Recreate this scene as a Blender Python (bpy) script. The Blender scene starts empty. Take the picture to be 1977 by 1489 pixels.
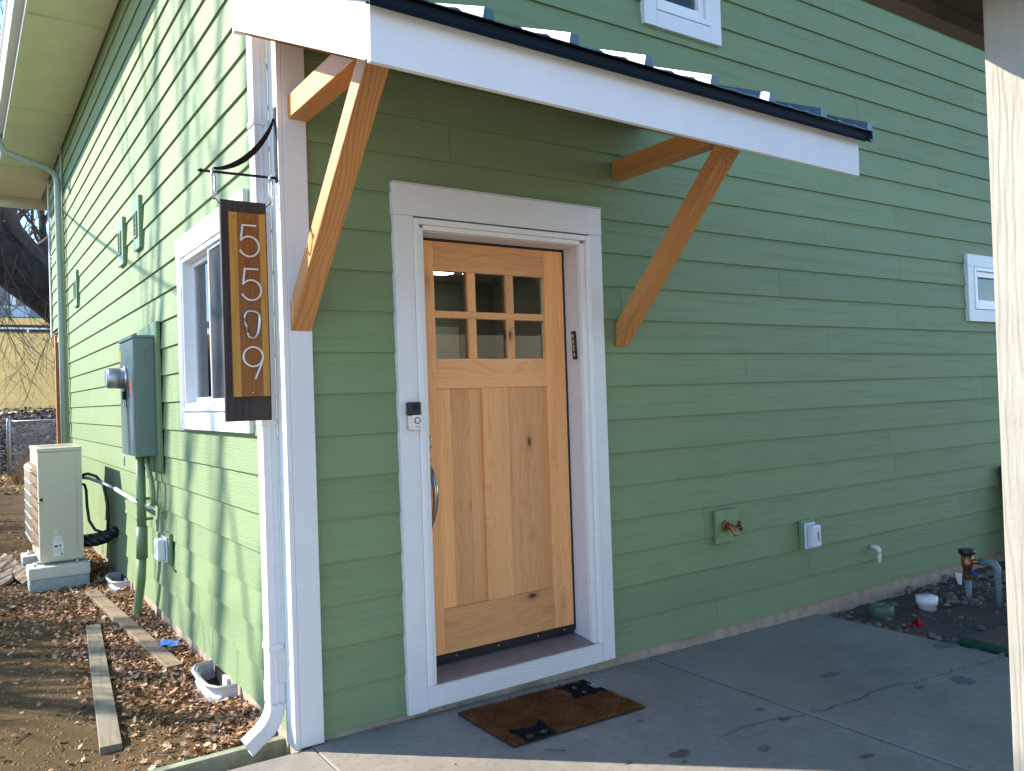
import bpy, math, random
from mathutils import Vector, Matrix
rnd = random.Random(7)
R = math.radians
scene = bpy.context.scene
COL = scene.collection

# ------------------------------------------------------------------ camera
cam_d = bpy.data.cameras.new('camera'); cam = bpy.data.objects.new('camera', cam_d)
COL.objects.link(cam); scene.camera = cam
cam_d.sensor_fit = 'HORIZONTAL'; cam_d.sensor_width = 36.0
cam_d.lens = 36.0 * 1580.34 / 1977.0
cam_d.clip_start = 0.05; cam_d.clip_end = 2000
_r = Vector((0.82711119, -0.56106622, -0.03304191)); _f = Vector((0.56166812, 0.8272702, 0.012367))
_u = _r.cross(_f)
M = Matrix(((_r.x, _u.x, -_f.x), (_r.y, _u.y, -_f.y), (_r.z, _u.z, -_f.z))).to_4x4()
M.translation = Vector((-1.1283, -3.2941, 1.4395)); cam.matrix_world = M

# ------------------------------------------------------------------ sky, sun, exposure
SUN = Vector((-1.0, 0.883, 0.843)).normalized()          # towards the sun
elev = math.asin(SUN.z); rot = math.atan2(SUN.x, SUN.y)
w = bpy.data.worlds.new('World'); scene.world = w; w.use_nodes = True
nt = w.node_tree; bg = nt.nodes['Background']
sky = nt.nodes.new('ShaderNodeTexSky'); sky.sky_type = 'NISHITA'; sky.sun_disc = False
sky.sun_elevation = elev; sky.sun_rotation = rot; sky.altitude = 300; sky.dust_density = 0.0; sky.ozone_density = 4.2
nt.links.new(sky.outputs[0], bg.inputs[0]); bg.inputs[1].default_value = 0.15
sl = bpy.data.lights.new('sun', 'SUN'); sl.energy = 3.7; sl.angle = R(0.53); sl.color = (1.0, 0.92, 0.79)
so = bpy.data.objects.new('sun', sl); COL.objects.link(so)
so.rotation_euler = (-SUN).to_track_quat('-Z', 'Y').to_euler(); so.location = (-20, 18, 17)
scene.view_settings.view_transform = 'Standard'; scene.view_settings.look = 'None'
scene.view_settings.gamma = 1.0; scene.view_settings.exposure = 1.70
scene.view_settings.use_curve_mapping = False
scene.render.engine = 'CYCLES'
try:
    scene.cycles.max_bounces = 8; scene.cycles.transparent_max_bounces = 12
except Exception: pass

# ------------------------------------------------------------------ mesh helpers
class MB:
    def __init__(s): s.v = []; s.f = []; s.sm = []
    def add(s, vs, fs, smooth=False):
        o = len(s.v); s.v += [tuple(v) for v in vs]
        for f in fs: s.f.append(tuple(i + o for i in f)); s.sm.append(smooth)
        return s
    def box(s, x0, x1, y0, y1, z0, z1):
        x0, x1 = min(x0, x1), max(x0, x1); y0, y1 = min(y0, y1), max(y0, y1); z0, z1 = min(z0, z1), max(z0, z1)
        v = [(x0,y0,z0),(x1,y0,z0),(x1,y1,z0),(x0,y1,z0),(x0,y0,z1),(x1,y0,z1),(x1,y1,z1),(x0,y1,z1)]
        return s.add(v, [(0,3,2,1),(4,5,6,7),(0,1,5,4),(1,2,6,5),(2,3,7,6),(3,0,4,7)])
    def hexa(s, a, b):            # two quads, a bottom ring, b top ring
        return s.add(list(a) + list(b), [(0,3,2,1),(4,5,6,7),(0,1,5,4),(1,2,6,5),(2,3,7,6),(3,0,4,7)])
    def prism(s, poly, axis, a, b, smooth=False):   # poly of 2D points extruded along axis
        def P(p, t):
            if axis == 'x': return (t, p[0], p[1])
            if axis == 'y': return (p[0], t, p[1])
            return (p[0], p[1], t)
        n = len(poly); vs = [P(p, a) for p in poly] + [P(p, b) for p in poly]
        o = len(s.v); s.v += vs
        s.f.append(tuple(o + i for i in range(n))); s.sm.append(False)
        s.f.append(tuple(o + n + i for i in reversed(range(n)))); s.sm.append(False)
        for i in range(n):
            j = (i + 1) % n; s.f.append((o + j, o + i, o + n + i, o + n + j)); s.sm.append(smooth)
        return s
    def tube(s, pts, r, n=10, cap=True, flat=None):
        pts = [Vector(p) for p in pts]; rs = r if isinstance(r, (list, tuple)) else [r] * len(pts)
        o = len(s.v); up = None
        for i, p in enumerate(pts):
            t = (pts[min(i+1, len(pts)-1)] - pts[max(i-1, 0)]).normalized()
            if up is None:
                up = t.orthogonal().normalized() if flat is None else Vector(flat)
            up = (up - t * up.dot(t)).normalized(); sd = t.cross(up)
            for k in range(n):
                a = 2 * math.pi * k / n
                s.v.append(tuple(p + (up * math.cos(a) + sd * math.sin(a)) * rs[i]))
        for i in range(len(pts) - 1):
            for k in range(n):
                k2 = (k + 1) % n
                s.f.append((o+i*n+k, o+i*n+k2, o+(i+1)*n+k2, o+(i+1)*n+k)); s.sm.append(True)
        if cap:
            s.f.append(tuple(o + k for k in reversed(range(n)))); s.sm.append(False)
            e = o + (len(pts)-1)*n; s.f.append(tuple(e + k for k in range(n))); s.sm.append(False)
        return s
    def ribbon(s, pts, w, d, nrm):     # rectangular bar along pts: width w in the plane, depth d along nrm
        pts = [Vector(p) for p in pts]; nrm = Vector(nrm).normalized(); o = len(s.v)
        for i, p in enumerate(pts):
            t = (pts[min(i+1, len(pts)-1)] - pts[max(i-1, 0)]).normalized(); sd = t.cross(nrm).normalized()
            for a, b in ((-1,-1),(1,-1),(1,1),(-1,1)):
                s.v.append(tuple(p + sd * (a*w/2) + nrm * (b*d/2)))
        for i in range(len(pts)-1):
            for k in range(4):
                k2 = (k+1) % 4
                s.f.append((o+i*4+k, o+i*4+k2, o+(i+1)*4+k2, o+(i+1)*4+k)); s.sm.append(False)
        s.f.append((o+3, o+2, o+1, o)); s.sm.append(False)
        e = o + (len(pts)-1)*4; s.f.append((e, e+1, e+2, e+3)); s.sm.append(False)
        return s
    def cyl(s, p0, p1, r, n=20): return s.tube([p0, p1], r, n)
    def build(s, name, mat=None, parent=None, bevel=0, label=None, kind=None):
        me = bpy.data.meshes.new(name); me.from_pydata(s.v, [], s.f)
        me.polygons.foreach_set('use_smooth', s.sm); me.update()
        if mat: me.materials.append(mat)
        o = bpy.data.objects.new(name, me); COL.objects.link(o)
        if parent: o.parent = parent
        if bevel:
            b = o.modifiers.new('edge', 'BEVEL'); b.width = bevel; b.segments = 2; b.limit_method = 'ANGLE'; b.angle_limit = R(40)
        if label: o['label'] = label
        if kind: o['kind'] = kind
        return o
def thing(name, label, cat, loc=(0,0,0), group=None):
    o = bpy.data.objects.new(name, None); COL.objects.link(o); o.empty_display_size = .1
    o.location = loc; o['label'] = label; o['category'] = cat
    if group: o['group'] = group
    return o
def sub(name, parent):
    o = bpy.data.objects.new(name, None); COL.objects.link(o); o.parent = parent; o.empty_display_size = .05
    return o
def tag(o, label=None, cat=None, group=None, kind=None):
    if label: o['label'] = label
    if cat: o['category'] = cat
    if group: o['group'] = group
    if kind: o['kind'] = kind
    return o
def at0(o, root):            # a child built in world coordinates under a root that is not at the origin
    o.parent = root; o.location = -root.location; return o
def bx(name, mat, parent, x0, x1, y0, y1, z0, z1, bevel=0, label=None):
    return MB().box(x0,x1,y0,y1,z0,z1).build(name, mat, parent, bevel, label)
def arc(cx, cz, r, a0, a1, y, n=18, sx=1.0):
    return [(cx + sx*r*math.cos(R(a0+(a1-a0)*i/n)), y, cz + r*math.sin(R(a0+(a1-a0)*i/n))) for i in range(n+1)]

# ------------------------------------------------------------------ material helpers
class NT:
    def __init__(s, name):
        s.m = bpy.data.materials.new(name); s.m.use_nodes = True; s.t = s.m.node_tree; s.n = s.t.nodes
        s.b = s.n['Principled BSDF']; s.out = s.n['Material Output']
    def node(s, typ, **k):
        n = s.n.new(typ)
        for a, b in k.items(): setattr(n, a, b)
        return n
    def l(s, a, b): s.t.links.new(a, b)
    def setin(s, inp, v):
        if hasattr(v, 'links') or isinstance(v, bpy.types.NodeSocket): s.l(v, inp)
        else: inp.default_value = v
    def math(s, op, a, b=0.0, c=0.0, clamp=False):
        n = s.node('ShaderNodeMath', operation=op, use_clamp=clamp)
        s.setin(n.inputs[0], a); s.setin(n.inputs[1], b); s.setin(n.inputs[2], c); return n.outputs[0]
    def noise(s, vec, scale, detail=4, rough=.55, dist=0, lac=2.0):
        n = s.node('ShaderNodeTexNoise'); s.l(vec, n.inputs['Vector']); n.inputs['Scale'].default_value = scale
        n.inputs['Detail'].default_value = detail; n.inputs['Roughness'].default_value = rough
        n.inputs['Distortion'].default_value = dist; n.inputs['Lacunarity'].default_value = lac
        return n.outputs['Fac']
    def voro(s, vec, scale, feature='F1', rand=1.0):
        n = s.node('ShaderNodeTexVoronoi', feature=feature); s.l(vec, n.inputs['Vector']); n.inputs['Scale'].default_value = scale
        n.inputs['Randomness'].default_value = rand; return n
    def ramp(s, fac, stops, interp='LINEAR'):
        n = s.node('ShaderNodeValToRGB'); cr = n.color_ramp; cr.interpolation = interp
        while len(cr.elements) < len(stops): cr.elements.new(.5)
        for e, (p, c) in zip(cr.elements, stops):
            e.position = p; e.color = (c, c, c, 1) if isinstance(c, (int, float)) else (*c, 1)
        s.l(fac, n.inputs[0]); return n.outputs[0]
    def mix(s, fac, a, b, blend='MIX'):
        n = s.node('ShaderNodeMix', data_type='RGBA', blend_type=blend)
        s.setin(n.inputs[0], fac)
        for i, v in ((6, a), (7, b)):
            if isinstance(v, tuple): n.inputs[i].default_value = (*v, 1) if len(v) == 3 else v
            else: s.l(v, n.inputs[i])
        return n.outputs[2]
    def coord(s, which='Object'): return s.node('ShaderNodeTexCoord').outputs[which]
    def sep(s, v):
        n = s.node('ShaderNodeSeparateXYZ'); s.l(v, n.inputs[0]); return n.outputs
    def comb(s, x, y, z):
        n = s.node('ShaderNodeCombineXYZ')
        for i, v in enumerate((x, y, z)): s.setin(n.inputs[i], v)
        return n.outputs[0]
    def rand(s): return s.node('ShaderNodeObjectInfo').outputs['Random']
    def island(s): return s.node('ShaderNodeNewGeometry').outputs['Random Per Island']
    def bump(s, h, strength=.3, dist=.01, prev=None):
        n = s.node('ShaderNodeBump'); s.l(h, n.inputs['Height']); n.inputs['Strength'].default_value = strength
        n.inputs['Distance'].default_value = dist
        if prev: s.l(prev, n.inputs['Normal'])
        s.l(n.outputs[0], s.b.inputs['Normal']); return n.outputs[0]
    def col(s, c): s.setin(s.b.inputs['Base Color'], (*c, 1) if isinstance(c, tuple) else c); return s
    def rough(s, r): s.setin(s.b.inputs['Roughness'], r); return s
    def metal(s, v=1.0): s.b.inputs['Metallic'].default_value = v; return s
    def spec(s, v): s.b.inputs['Specular IOR Level'].default_value = v; return s

def plain(name, c, rough=.5, metal=0.0, var=.12, scale=30, bump=0.0, spec=.5):
    k = NT(name); v = k.coord(); n = k.noise(v, scale, 5, .6)
    lo = tuple(max(0, x*(1-var)) for x in c); hi = tuple(min(1, x*(1+var)) for x in c)
    k.col(k.ramp(n, [(.3, lo), (.7, hi)])); k.rough(rough); k.metal(metal); k.spec(spec)
    if bump: k.bump(n, bump, .004)
    return k.m

def siding_mat(name, c):
    """painted fibre cement plank with embossed cedar grain; grain runs along the board"""
    k = NT(name); x, y, z = k.sep(k.coord()); rn = k.rand()
    u = k.math('ADD', x, y); off = k.math('MULTIPLY', rn, 37.0)
    v1 = k.comb(k.math('ADD', k.math('MULTIPLY', u, 1.3), off), k.math('MULTIPLY', z, 16.0), off)
    warp = k.noise(v1, 1.0, 3, .55)
    ph = k.math('ADD', k.math('MULTIPLY', z, 720.0), k.math('MULTIPLY', warp, 75.0))
    lines = k.math('SINE', ph)
    v2 = k.comb(k.math('MULTIPLY', u, 7.0), k.math('MULTIPLY', z, 190.0), off)
    fine = k.noise(v2, 1.0, 3, .6)
    mask = k.ramp(k.noise(v1, 1.6, 2, .5), [(.38, 0.0), (.6, 1.0)])
    h = k.math('ADD', k.math('MULTIPLY', k.math('MULTIPLY', lines, .35), mask), k.math('MULTIPLY', fine, 1.3))
    tone = k.math('ADD', k.math('MULTIPLY', rn, .10), k.math('MULTIPLY', k.noise(k.coord(), 2.2, 5, .6), .16))
    f = k.math('ADD', tone, .87)
    g = k.comb(k.math('MULTIPLY', f, c[0]), k.math('MULTIPLY', f, c[1]), k.math('MULTIPLY', f, c[2]))
    k.col(g); k.rough(k.math('ADD', .56, k.math('MULTIPLY', fine, .2))); k.spec(.28)
    k.bump(h, .75, .0018)
    return k.m

def trim_mat(name, c=(.74,.74,.735), along='z', rough=.45, strength=.35):
    k = NT(name); x, y, z = k.sep(k.coord()); off = k.math('MULTIPLY', k.rand(), 21.0)
    if along == 'z': a, b = z, k.math('ADD', x, y)
    else: a, b = k.math('ADD', x, y), z
    v = k.comb(k.math('ADD', k.math('MULTIPLY', a, 2.0), off), k.math('MULTIPLY', b, 14.0), off)
    wp = k.noise(v, 1.0, 3, .55)
    lines = k.math('SINE', k.math('ADD', k.math('MULTIPLY', b, 300.0), k.math('MULTIPLY', wp, 55.0)))
    fine = k.noise(k.comb(k.math('MULTIPLY', a, 8.0), k.math('MULTIPLY', b, 160.0), off), 1.0, 3, .6)
    h = k.math('ADD', k.math('MULTIPLY', k.math('MULTIPLY', lines, .3), k.ramp(wp, [(.42, 0.0), (.62, 1.0)])), fine)
    d = k.ramp(k.noise(k.coord(), 5.0, 6, .65), [(.3, tuple(q*.93 for q in c)), (.65, c)])
    k.col(d); k.rough(rough); k.bump(h, strength, .0016); return k.m

def wood_mat(name, light, dark, axis='z', freq=120.0, rough=.45, knots=True, wear=0.0, var=.25, stretch=1.0, knot_scale=1.0, knot_p=.62, ringw=.20):
    """axis = direction of the grain in object space"""
    k = NT(name); c = k.sep(k.coord()); rn = k.rand(); off = k.math('MULTIPLY', rn, 53.0)
    ax = {'x': (0,1,2), 'y': (1,0,2), 'z': (2,0,1)}[axis]
    a, b, d = c[ax[0]], c[ax[1]], c[ax[2]]
    cross = k.math('ADD', b, k.math('MULTIPLY', d, .73)) if axis != 'x' else k.math('ADD', d, k.math('MULTIPLY', b, .73))
    p = k.comb(k.math('ADD', k.math('MULTIPLY', a, 1.1*stretch), off), k.math('MULTIPLY', cross, 5.0), 0.0)
    warp = k.noise(p, 1.0, 2, .45)
    ph = k.math('ADD', k.math('MULTIPLY', cross, freq), k.math('MULTIPLY', warp, freq*.26))
    if knots:
        pk = k.comb(k.math('ADD', k.math('MULTIPLY', a, 3.0*knot_scale), off), k.math('ADD', k.math('MULTIPLY', cross, 7.0*knot_scale), k.math('MULTIPLY', off, .7)), 0.0)
        vn = k.voro(pk, 1.0); dist = vn.outputs['Distance']
        wob = k.math('ADD', dist, k.math('MULTIPLY', k.math('SUBTRACT', k.noise(k.coord(), 60.0, 3, .6), .5), .10))
        pick = k.math('GREATER_THAN', k.sep(vn.outputs['Color'])[0], knot_p)
        halo = k.math('MULTIPLY', k.math('POWER', k.math('SUBTRACT', 1.0, k.math('MULTIPLY', dist, 2.2), clamp=True), 2.0), pick)
        ph = k.math('ADD', ph, k.math('MULTIPLY', halo, freq*.22))
        core = k.math('MULTIPLY', k.ramp(wob, [(.03, 1.0), (.075, .9), (.10, .30), (.18, 0.0)]), pick)
    sn = k.math('ADD', k.math('MULTIPLY', k.math('SINE', ph), .5), .5)
    ring = k.math('POWER', sn, 3.0)
    fib = k.noise(k.comb(k.math('MULTIPLY', a, 9.0), k.math('MULTIPLY', cross, 420.0), off), 1.0, 4, .7)
    big = k.noise(k.comb(k.math('MULTIPLY', a, 1.2), k.math('MULTIPLY', cross, 14.0), off), 1.0, 3, .5)
    f = k.math('ADD', k.math('MULTIPLY', ring, ringw), k.math('ADD', k.math('MULTIPLY', fib, .55), k.math('MULTIPLY', big, .38)))
    colr = k.ramp(f, [(.30, light), (.80, dark)])
    tone = k.math('ADD', 1.0 - var/2, k.math('MULTIPLY', rn, var))
    hs = k.node('ShaderNodeHueSaturation'); k.l(colr, hs.inputs['Color']); k.l(tone, hs.inputs['Value']); colr = hs.outputs[0]
    if knots:
        colr = k.mix(k.math('MULTIPLY', halo, .55), colr, tuple(q*.62 for q in dark))
        colr = k.mix(core, colr, tuple(q*.10 for q in dark))
    if wear:
        colr = k.mix(k.math('MULTIPLY', k.ramp(k.noise(k.coord(), 6.0, 5, .6), [(.4, 0.0), (.7, 1.0)]), wear), colr, (.16,.15,.13))
    k.col(colr); k.rough(rough); k.bump(k.math('ADD', k.math('MULTIPLY', ring, .4), fib), .22, .0012)
    return k.m

def glass_mat(name, tint=(.9,.95,.95), refl=1.0):
    k = NT(name); tr = k.node('ShaderNodeBsdfTransparent'); tr.inputs[0].default_value = (*tint, 1)
    gl = k.node('ShaderNodeBsdfGlossy'); gl.inputs['Roughness'].default_value = .01
    fr = k.node('ShaderNodeFresnel'); fr.inputs[0].default_value = 1.52
    mx = k.node('ShaderNodeMixShader'); k.l(k.math('MULTIPLY', fr.outputs[0], 1.0*refl, clamp=True), mx.inputs[0]); k.l(tr.outputs[0], mx.inputs[1]); k.l(gl.outputs[0], mx.inputs[2])
    k.l(mx.outputs[0], k.out.inputs['Surface']); return k.m

GREEN = (.198, .272, .138)
MT = {}
MT['siding'] = siding_mat('green_siding_paint', GREEN)
MT['green'] = plain('green_paint', (.17,.26,.125), .45, var=.08, bump=.1)
MT['trim_v'] = trim_mat('white_trim_vertical', along='z')
MT['trim_h'] = trim_mat('white_trim_horizontal', along='h')
MT['rough_white'] = trim_mat('rough_sawn_white', (.80,.78,.74), 'z', .6, .9)
MT['white'] = plain('white_vinyl', (.78,.78,.78), .35, var=.03)
MT['white_metal'] = plain('white_painted_metal', (.62,.63,.645), .35, var=.04)
MT['jamb'] = plain('primed_jamb_paint', (.66,.62,.64), .5, var=.05)
MT['soffit'] = plain('cream_soffit_paint', (.62,.64,.50), .6, var=.05)
MT['gutter'] = plain('pale_gutter_paint', (.66,.68,.64), .35, var=.05)
MT['green_metal'] = plain('downspout_sage_paint', (.34,.42,.36), .35, var=.06)
ALD_L, ALD_D = (.90,.455,.185), (.54,.222,.074)
MT['door_v'] = wood_mat('knotty_alder_vertical', ALD_L, ALD_D, 'z', 300, .42, True, knot_scale=1.25, ringw=.10, var=.42, knot_p=.42)
MT['door_h'] = wood_mat('knotty_alder_horizontal', ALD_L, ALD_D, 'x', 300, .42, True, knot_scale=1.15, ringw=.10, var=.30, knot_p=.55)
MT['fir'] = wood_mat('fir_timber', (.64,.305,.100), (.34,.125,.033), 'x', 380, .5, True, var=.12, knot_scale=.9)
MT['old_wood'] = wood_mat('weathered_board', (.26,.22,.15), (.13,.105,.07), 'y', 150, .8, True, .6, var=.2)
MT['tan_wood'] = wood_mat('tan_board', (.30,.21,.13), (.17,.11,.07), 'y', 150, .8, True, .45, var=.2)
MT['sign_dark'] = wood_mat('charred_sign_board', (.055,.040,.035), (.015,.010,.009), 'z', 150, .6, False)
MT['sign_mid'] = wood_mat('cedar_sign_panel', (.30,.105,.020), (.13,.038,.007), 'z', 520, .35, True, knot_scale=1.6)
MT['fence_wood'] = wood_mat('fence_board', (.34,.25,.16), (.2,.14,.09), 'z', 120, .8, False)
MT['black_metal'] = plain('black_iron', (.012,.012,.013), .42, .6, var=.2)
MT['steel'] = plain('brushed_steel', (.62,.62,.62), .28, 1.0, var=.08, scale=80)
MT['nickel'] = plain('satin_nickel', (.36,.32,.27), .25, 1.0, var=.06)
MT['alu'] = plain('brushed_aluminium', (.74,.70,.68), .40, .35, var=.06)
MT['galv'] = plain('galvanised_steel', (.45,.47,.48), .42, .8, var=.15, scale=14)
MT['box_grey'] = plain('meter_box_paint', (.14,.20,.185), .45, .1, var=.06)
MT['roof_metal'] = plain('dark_teal_metal_roof', (.010,.040,.058), .34, 0.0, var=.1, scale=8, spec=1.0)
MT['drip_metal'] = plain('dark_drip_edge', (.004,.010,.016), .65, 0.0, var=.1, spec=.15)
MT['concrete_old'] = plain('foundation_concrete', (.34,.28,.21), .9, var=.25, scale=9, bump=.5)
MT['brass'] = plain('aged_brass', (.36,.17,.075), .42, .85, var=.3, scale=60)
MT['pvc'] = plain('white_pvc', (.72,.71,.66), .35, var=.04)
MT['outlet'] = plain('outlet_plastic', (.66,.70,.78), .35, var=.03)
MT['black_plastic'] = plain('black_plastic', (.012,.012,.014), .35, var=.15)
MT['ac_paint'] = plain('beige_unit_paint', (.58,.54,.43), .4, var=.03)
MT['ac_fin'] = plain('shaded_fins', (.28,.20,.14), .6, var=.2)
MT['block'] = plain('grey_block', (.33,.37,.37), .8, var=.12, scale=20, bump=.3)
MT['pad_white'] = plain('speckled_pad', (.60,.58,.52), .8, var=.25, scale=120, bump=.2)
MT['well'] = plain('grey_plastic_well', (.55,.53,.55), .35, var=.05)
MT['dark_room'] = plain('room_wall', (.30,.32,.27), .8, var=.05)
MT['room_floor'] = plain('room_floor', (.16,.10,.06), .5, var=.1)
MT['glass'] = glass_mat('window_glass')
MT['dark_glass'] = glass_mat('dark_window_glass', (.25,.27,.28), 1.0)
MT['black'] = plain('matt_black', (.006,.006,.006), .7, var=.1)
MT['mesh_screen'] = plain('insect_screen', (.014,.016,.018), .7, var=.15, scale=400)
MT['sky_roof_brown'] = plain('brown_stained_boards', (.040,.027,.018), .8, var=.3, scale=6, bump=.2)
MT['brown_trim'] = plain('brown_trim', (.075,.058,.045), .7, var=.15)

# ------------------------------------------------------------------ ground and hillside
def hgt(x, y):
    return math.sin(x*3.1 + 1.3*math.sin(y*2.3)) * math.cos(y*2.7 + x) * .5 + math.sin(x*9.7+y*4.1)*.2 + math.sin(y*11.3 - x*6.1)*.2
def ground_z(x, y):
    z = -.052 + .012*hgt(x, y)
    if x > -.35: z += .012*(x+.35)/.35 if x < 0 else .012
    z += .02*max(0, min(1, (y-3)/3)) + .02*max(0, min(1, (.9-y)/.7))*(1 if x > -.6 else 0)
    t = max(0, min(1, (.235 - y)/.03))
    return z*(1-t) + (-.115 + .010*hgt(x*2, y*5))*t
def dirt_mat():
    k = NT('dry_dirt'); v = k.coord()
    n1 = k.noise(v, 1.6, 6, .6); n2 = k.noise(v, 45, 6, .7); n3 = k.noise(v, 260, 3, .7)
    c = k.ramp(n1, [(.3, (.125,.078,.035)), (.7, (.225,.145,.068))])
    c = k.mix(k.ramp(n2, [(.35, 0.0), (.7, .8)]), c, (.085,.055,.030))
    c = k.mix(k.ramp(n3, [(.58, 0.0), (.68, .8)]), c, (.38,.29,.17))
    k.col(c); k.rough(.95); k.spec(.1)
    b = k.bump(k.math('ADD', n2, k.math('MULTIPLY', n3, .6)), .9, .02); return k.m
MT['dirt'] = dirt_mat()
mb = MB(); NX, NY = 70, 150
def gx(i): return -4.0 + 4.05*i/NX
def gy(j): return -0.02 + 19.5*(j/NY)**1.7
mb.v = [(gx(i), gy(j), ground_z(gx(i), gy(j))) for j in range(NY+1) for i in range(NX+1)]
mb.f = [(j*(NX+1)+i, j*(NX+1)+i+1, (j+1)*(NX+1)+i+1, (j+1)*(NX+1)+i) for j in range(NY) for i in range(NX)]; mb.sm = [True]*len(mb.f)
side_yard = mb.build('side_yard_dirt', MT['dirt'], kind='structure')
k = NT('distant_ground'); v = k.coord(); k.col(k.ramp(k.noise(v, .5, 6, .65), [(.3, (.16,.13,.07)), (.7, (.28,.22,.12))])); k.rough(.95)
MT['far_ground'] = k.m
MB().add([(-900,-900,-.30),(900,-900,-.30),(900,900,-.30),(-900,900,-.30)], [(0,1,2,3)]).build('ground', MT['far_ground'], kind='structure')
# yard beyond the fine dirt sheet
MB().add([(-30,19.3,-.06),(30,19.3,-.06),(30,40,-.06),(-30,40,-.06)],[(0,1,2,3)]).build('back_yard_ground', MT['dirt'], kind='structure')
MB().box(-30,-3.98,-14,19.35,-.28,-.075).build('neighbour_yard_ground', MT['far_ground'], kind='structure')
k = NT('dormant_golden_grass'); v = k.coord()
n1 = k.noise(v, .35, 5, .6); n2 = k.noise(v, 9, 5, .7); n3 = k.noise(v, 60, 3, .7)
c = k.ramp(n1, [(.3, (.30,.21,.06)), (.7, (.46,.33,.115))]); c = k.mix(k.ramp(n2, [(.42, 0.0), (.62, .85)]), c, (.19,.145,.055)); c = k.mix(k.ramp(n3, [(.5, 0.0), (.75, .5)]), c, (.64,.50,.22))
k.col(c); k.rough(.9); k.spec(.1); k.bump(n2, .8, .1); MT['gold_grass'] = k.m
prof = [(19.6,-.08),(20.6,.25),(22.5,.95),(24.6,1.36),(25.2,1.44),(33,2.95),(46,5.60)]
mb = MB()
def strip(mb, prof, x0, x1, nx, amp):
    o = len(mb.v); r_ = random.Random(3)
    for (y, z) in prof:
        for i in range(nx+1):
            x = x0 + (x1-x0)*i/nx; mb.v.append((x, y, z + amp*(r_.random()-.5)))
    for j in range(len(prof)-1):
        for i in range(nx):
            a = o + j*(nx+1)+i; mb.f.append((a, a+1, a+nx+2, a+nx+1)); mb.sm.append(True)
def refine(pr, n):
    out = []
    for (a, b), (c, d) in zip(pr, pr[1:]):
        for i in range(n): t = i/n; out.append((a+(c-a)*t, b+(d-b)*t))
    return out + [pr[-1]]
strip(mb, refine(prof[:5], 5), -14, 16, 60, .12); MT['bank'] = plain('leafy_bank_soil', (.060,.045,.034), .95, var=.5, scale=6, bump=.8)
mb.build('leaf_bank', MT['bank'], kind='structure')
mb = MB(); strip(mb, refine(prof[4:], 8), -14, 18, 40, .05); mb.build('hillside_lawn', MT['gold_grass'], kind='structure')
mb = MB(); strip(mb, [(46.2,5.98),(53,6.9),(60.5,7.80),(80,9.2)], -30, 40, 20, .03); mb.build('upper_lawn', MT['gold_grass'], kind='structure')

# ------------------------------------------------------------------ patio
def conc_mat(name, base=(.265,.237,.198)):
    k = NT(name); v = k.coord()
    n1 = k.noise(v, 1.3, 6, .62); n2 = k.noise(v, 7, 6, .7); n3 = k.noise(v, 180, 3, .6); n4 = k.noise(v, .6, 3, .5)
    lo = tuple(q*.70 for q in base); hi = tuple(q*1.18 for q in base)
    c = k.ramp(n1, [(.3, lo), (.72, hi)]); c = k.mix(k.ramp(n2, [(.48, 0.0), (.75, .35)]), c, tuple(q*1.45 for q in base))
    c = k.mix(k.ramp(n3, [(.3, .55), (.5, 0.0)]), c, tuple(q*.50 for q in base)); n5 = k.noise(v, 28, 5, .7); c = k.mix(k.ramp(n5, [(.34, .45), (.48, 0.0)]), c, tuple(q*.62 for q in base))
    c = k.mix(k.ramp(n4, [(.55, 0.0), (.75, .4)]), c, (base[0]*.85, base[1]*.70, base[2]*.52))
    k.col(c); k.rough(k.math('ADD', .62, k.math('MULTIPLY', n2, .3))); k.spec(.25)
    k.bump(k.math('ADD', n2, k.math('MULTIPLY', n3, .5)), .35, .006); return k.m
MT['concrete'] = conc_mat('patio_concrete'); MT['bounce_concrete'] = conc_mat('pale_bounce_concrete', (.48,.43,.35))  # second mix made paler: unseen slabs that bounce warm light onto the wall
k = NT('crack_dark'); k.col(k.ramp(k.noise(k.coord(), 30, 3, .5), [(.3, (.025,.025,.027)), (.7, (.055,.052,.050))])); k.rough(.95); MT['crack'] = k.m
def pz(x): return .030 - .018*x
patio = thing('patio', None or 'x', 'x'); del patio['label']; del patio['category']; patio['kind'] = 'structure'
def slab(x0, x1, y0, y1, name='slab', mt='concrete'):
    a = [(x0,y0,-.25),(x1,y0,-.25),(x1,y1,-.25),(x0,y1,-.25)]; b = [(x0,y0,pz(x0)),(x1,y0,pz(x1)),(x1,y1,pz(x1)),(x0,y1,pz(x0))]
    return MB().hexa(a, b).build(name, MT[mt], patio, .006)
# front row against the house (starts right of the corner), second row reaching out to the left
a = [(.05,-1.9,-.25),(1.939,-1.9,-.25),(1.939,.012,-.25),(.05,.012,-.25)]; b = [(x,y,pz(x)) for x,y,_ in a]
MB().hexa(a, b).build('slab', MT['concrete'], patio, .006)
bx('joint', MT['crack'], patio, 1.9395, 1.9565, -7.5, .0, -.25, pz(1.95)-.010); bx('joint', MT['crack'], patio, .0465, .0495, -7.5, -.03, -.25, pz(.05)-.010)
slab(1.957, 3.455, -1.9, .012); slab(.05, 1.939, -4.2, -1.914); slab(1.957, 3.455, -4.2, -1.914)
slab(.05, 1.939, -7.5, -4.214, mt='bounce_concrete'); slab(1.957, 3.455, -7.5, -4.214, mt='bounce_concrete')
slab(-4.0, .046, -4.2, -.03); slab(-4.0, .046, -7.5, -4.214, mt='bounce_concrete'); slab(3.459, 8.0, -7.5, -2.6, mt='bounce_concrete'); slab(-4.0, 8.0, -12.5, -7.514, mt='bounce_concrete')
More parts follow.
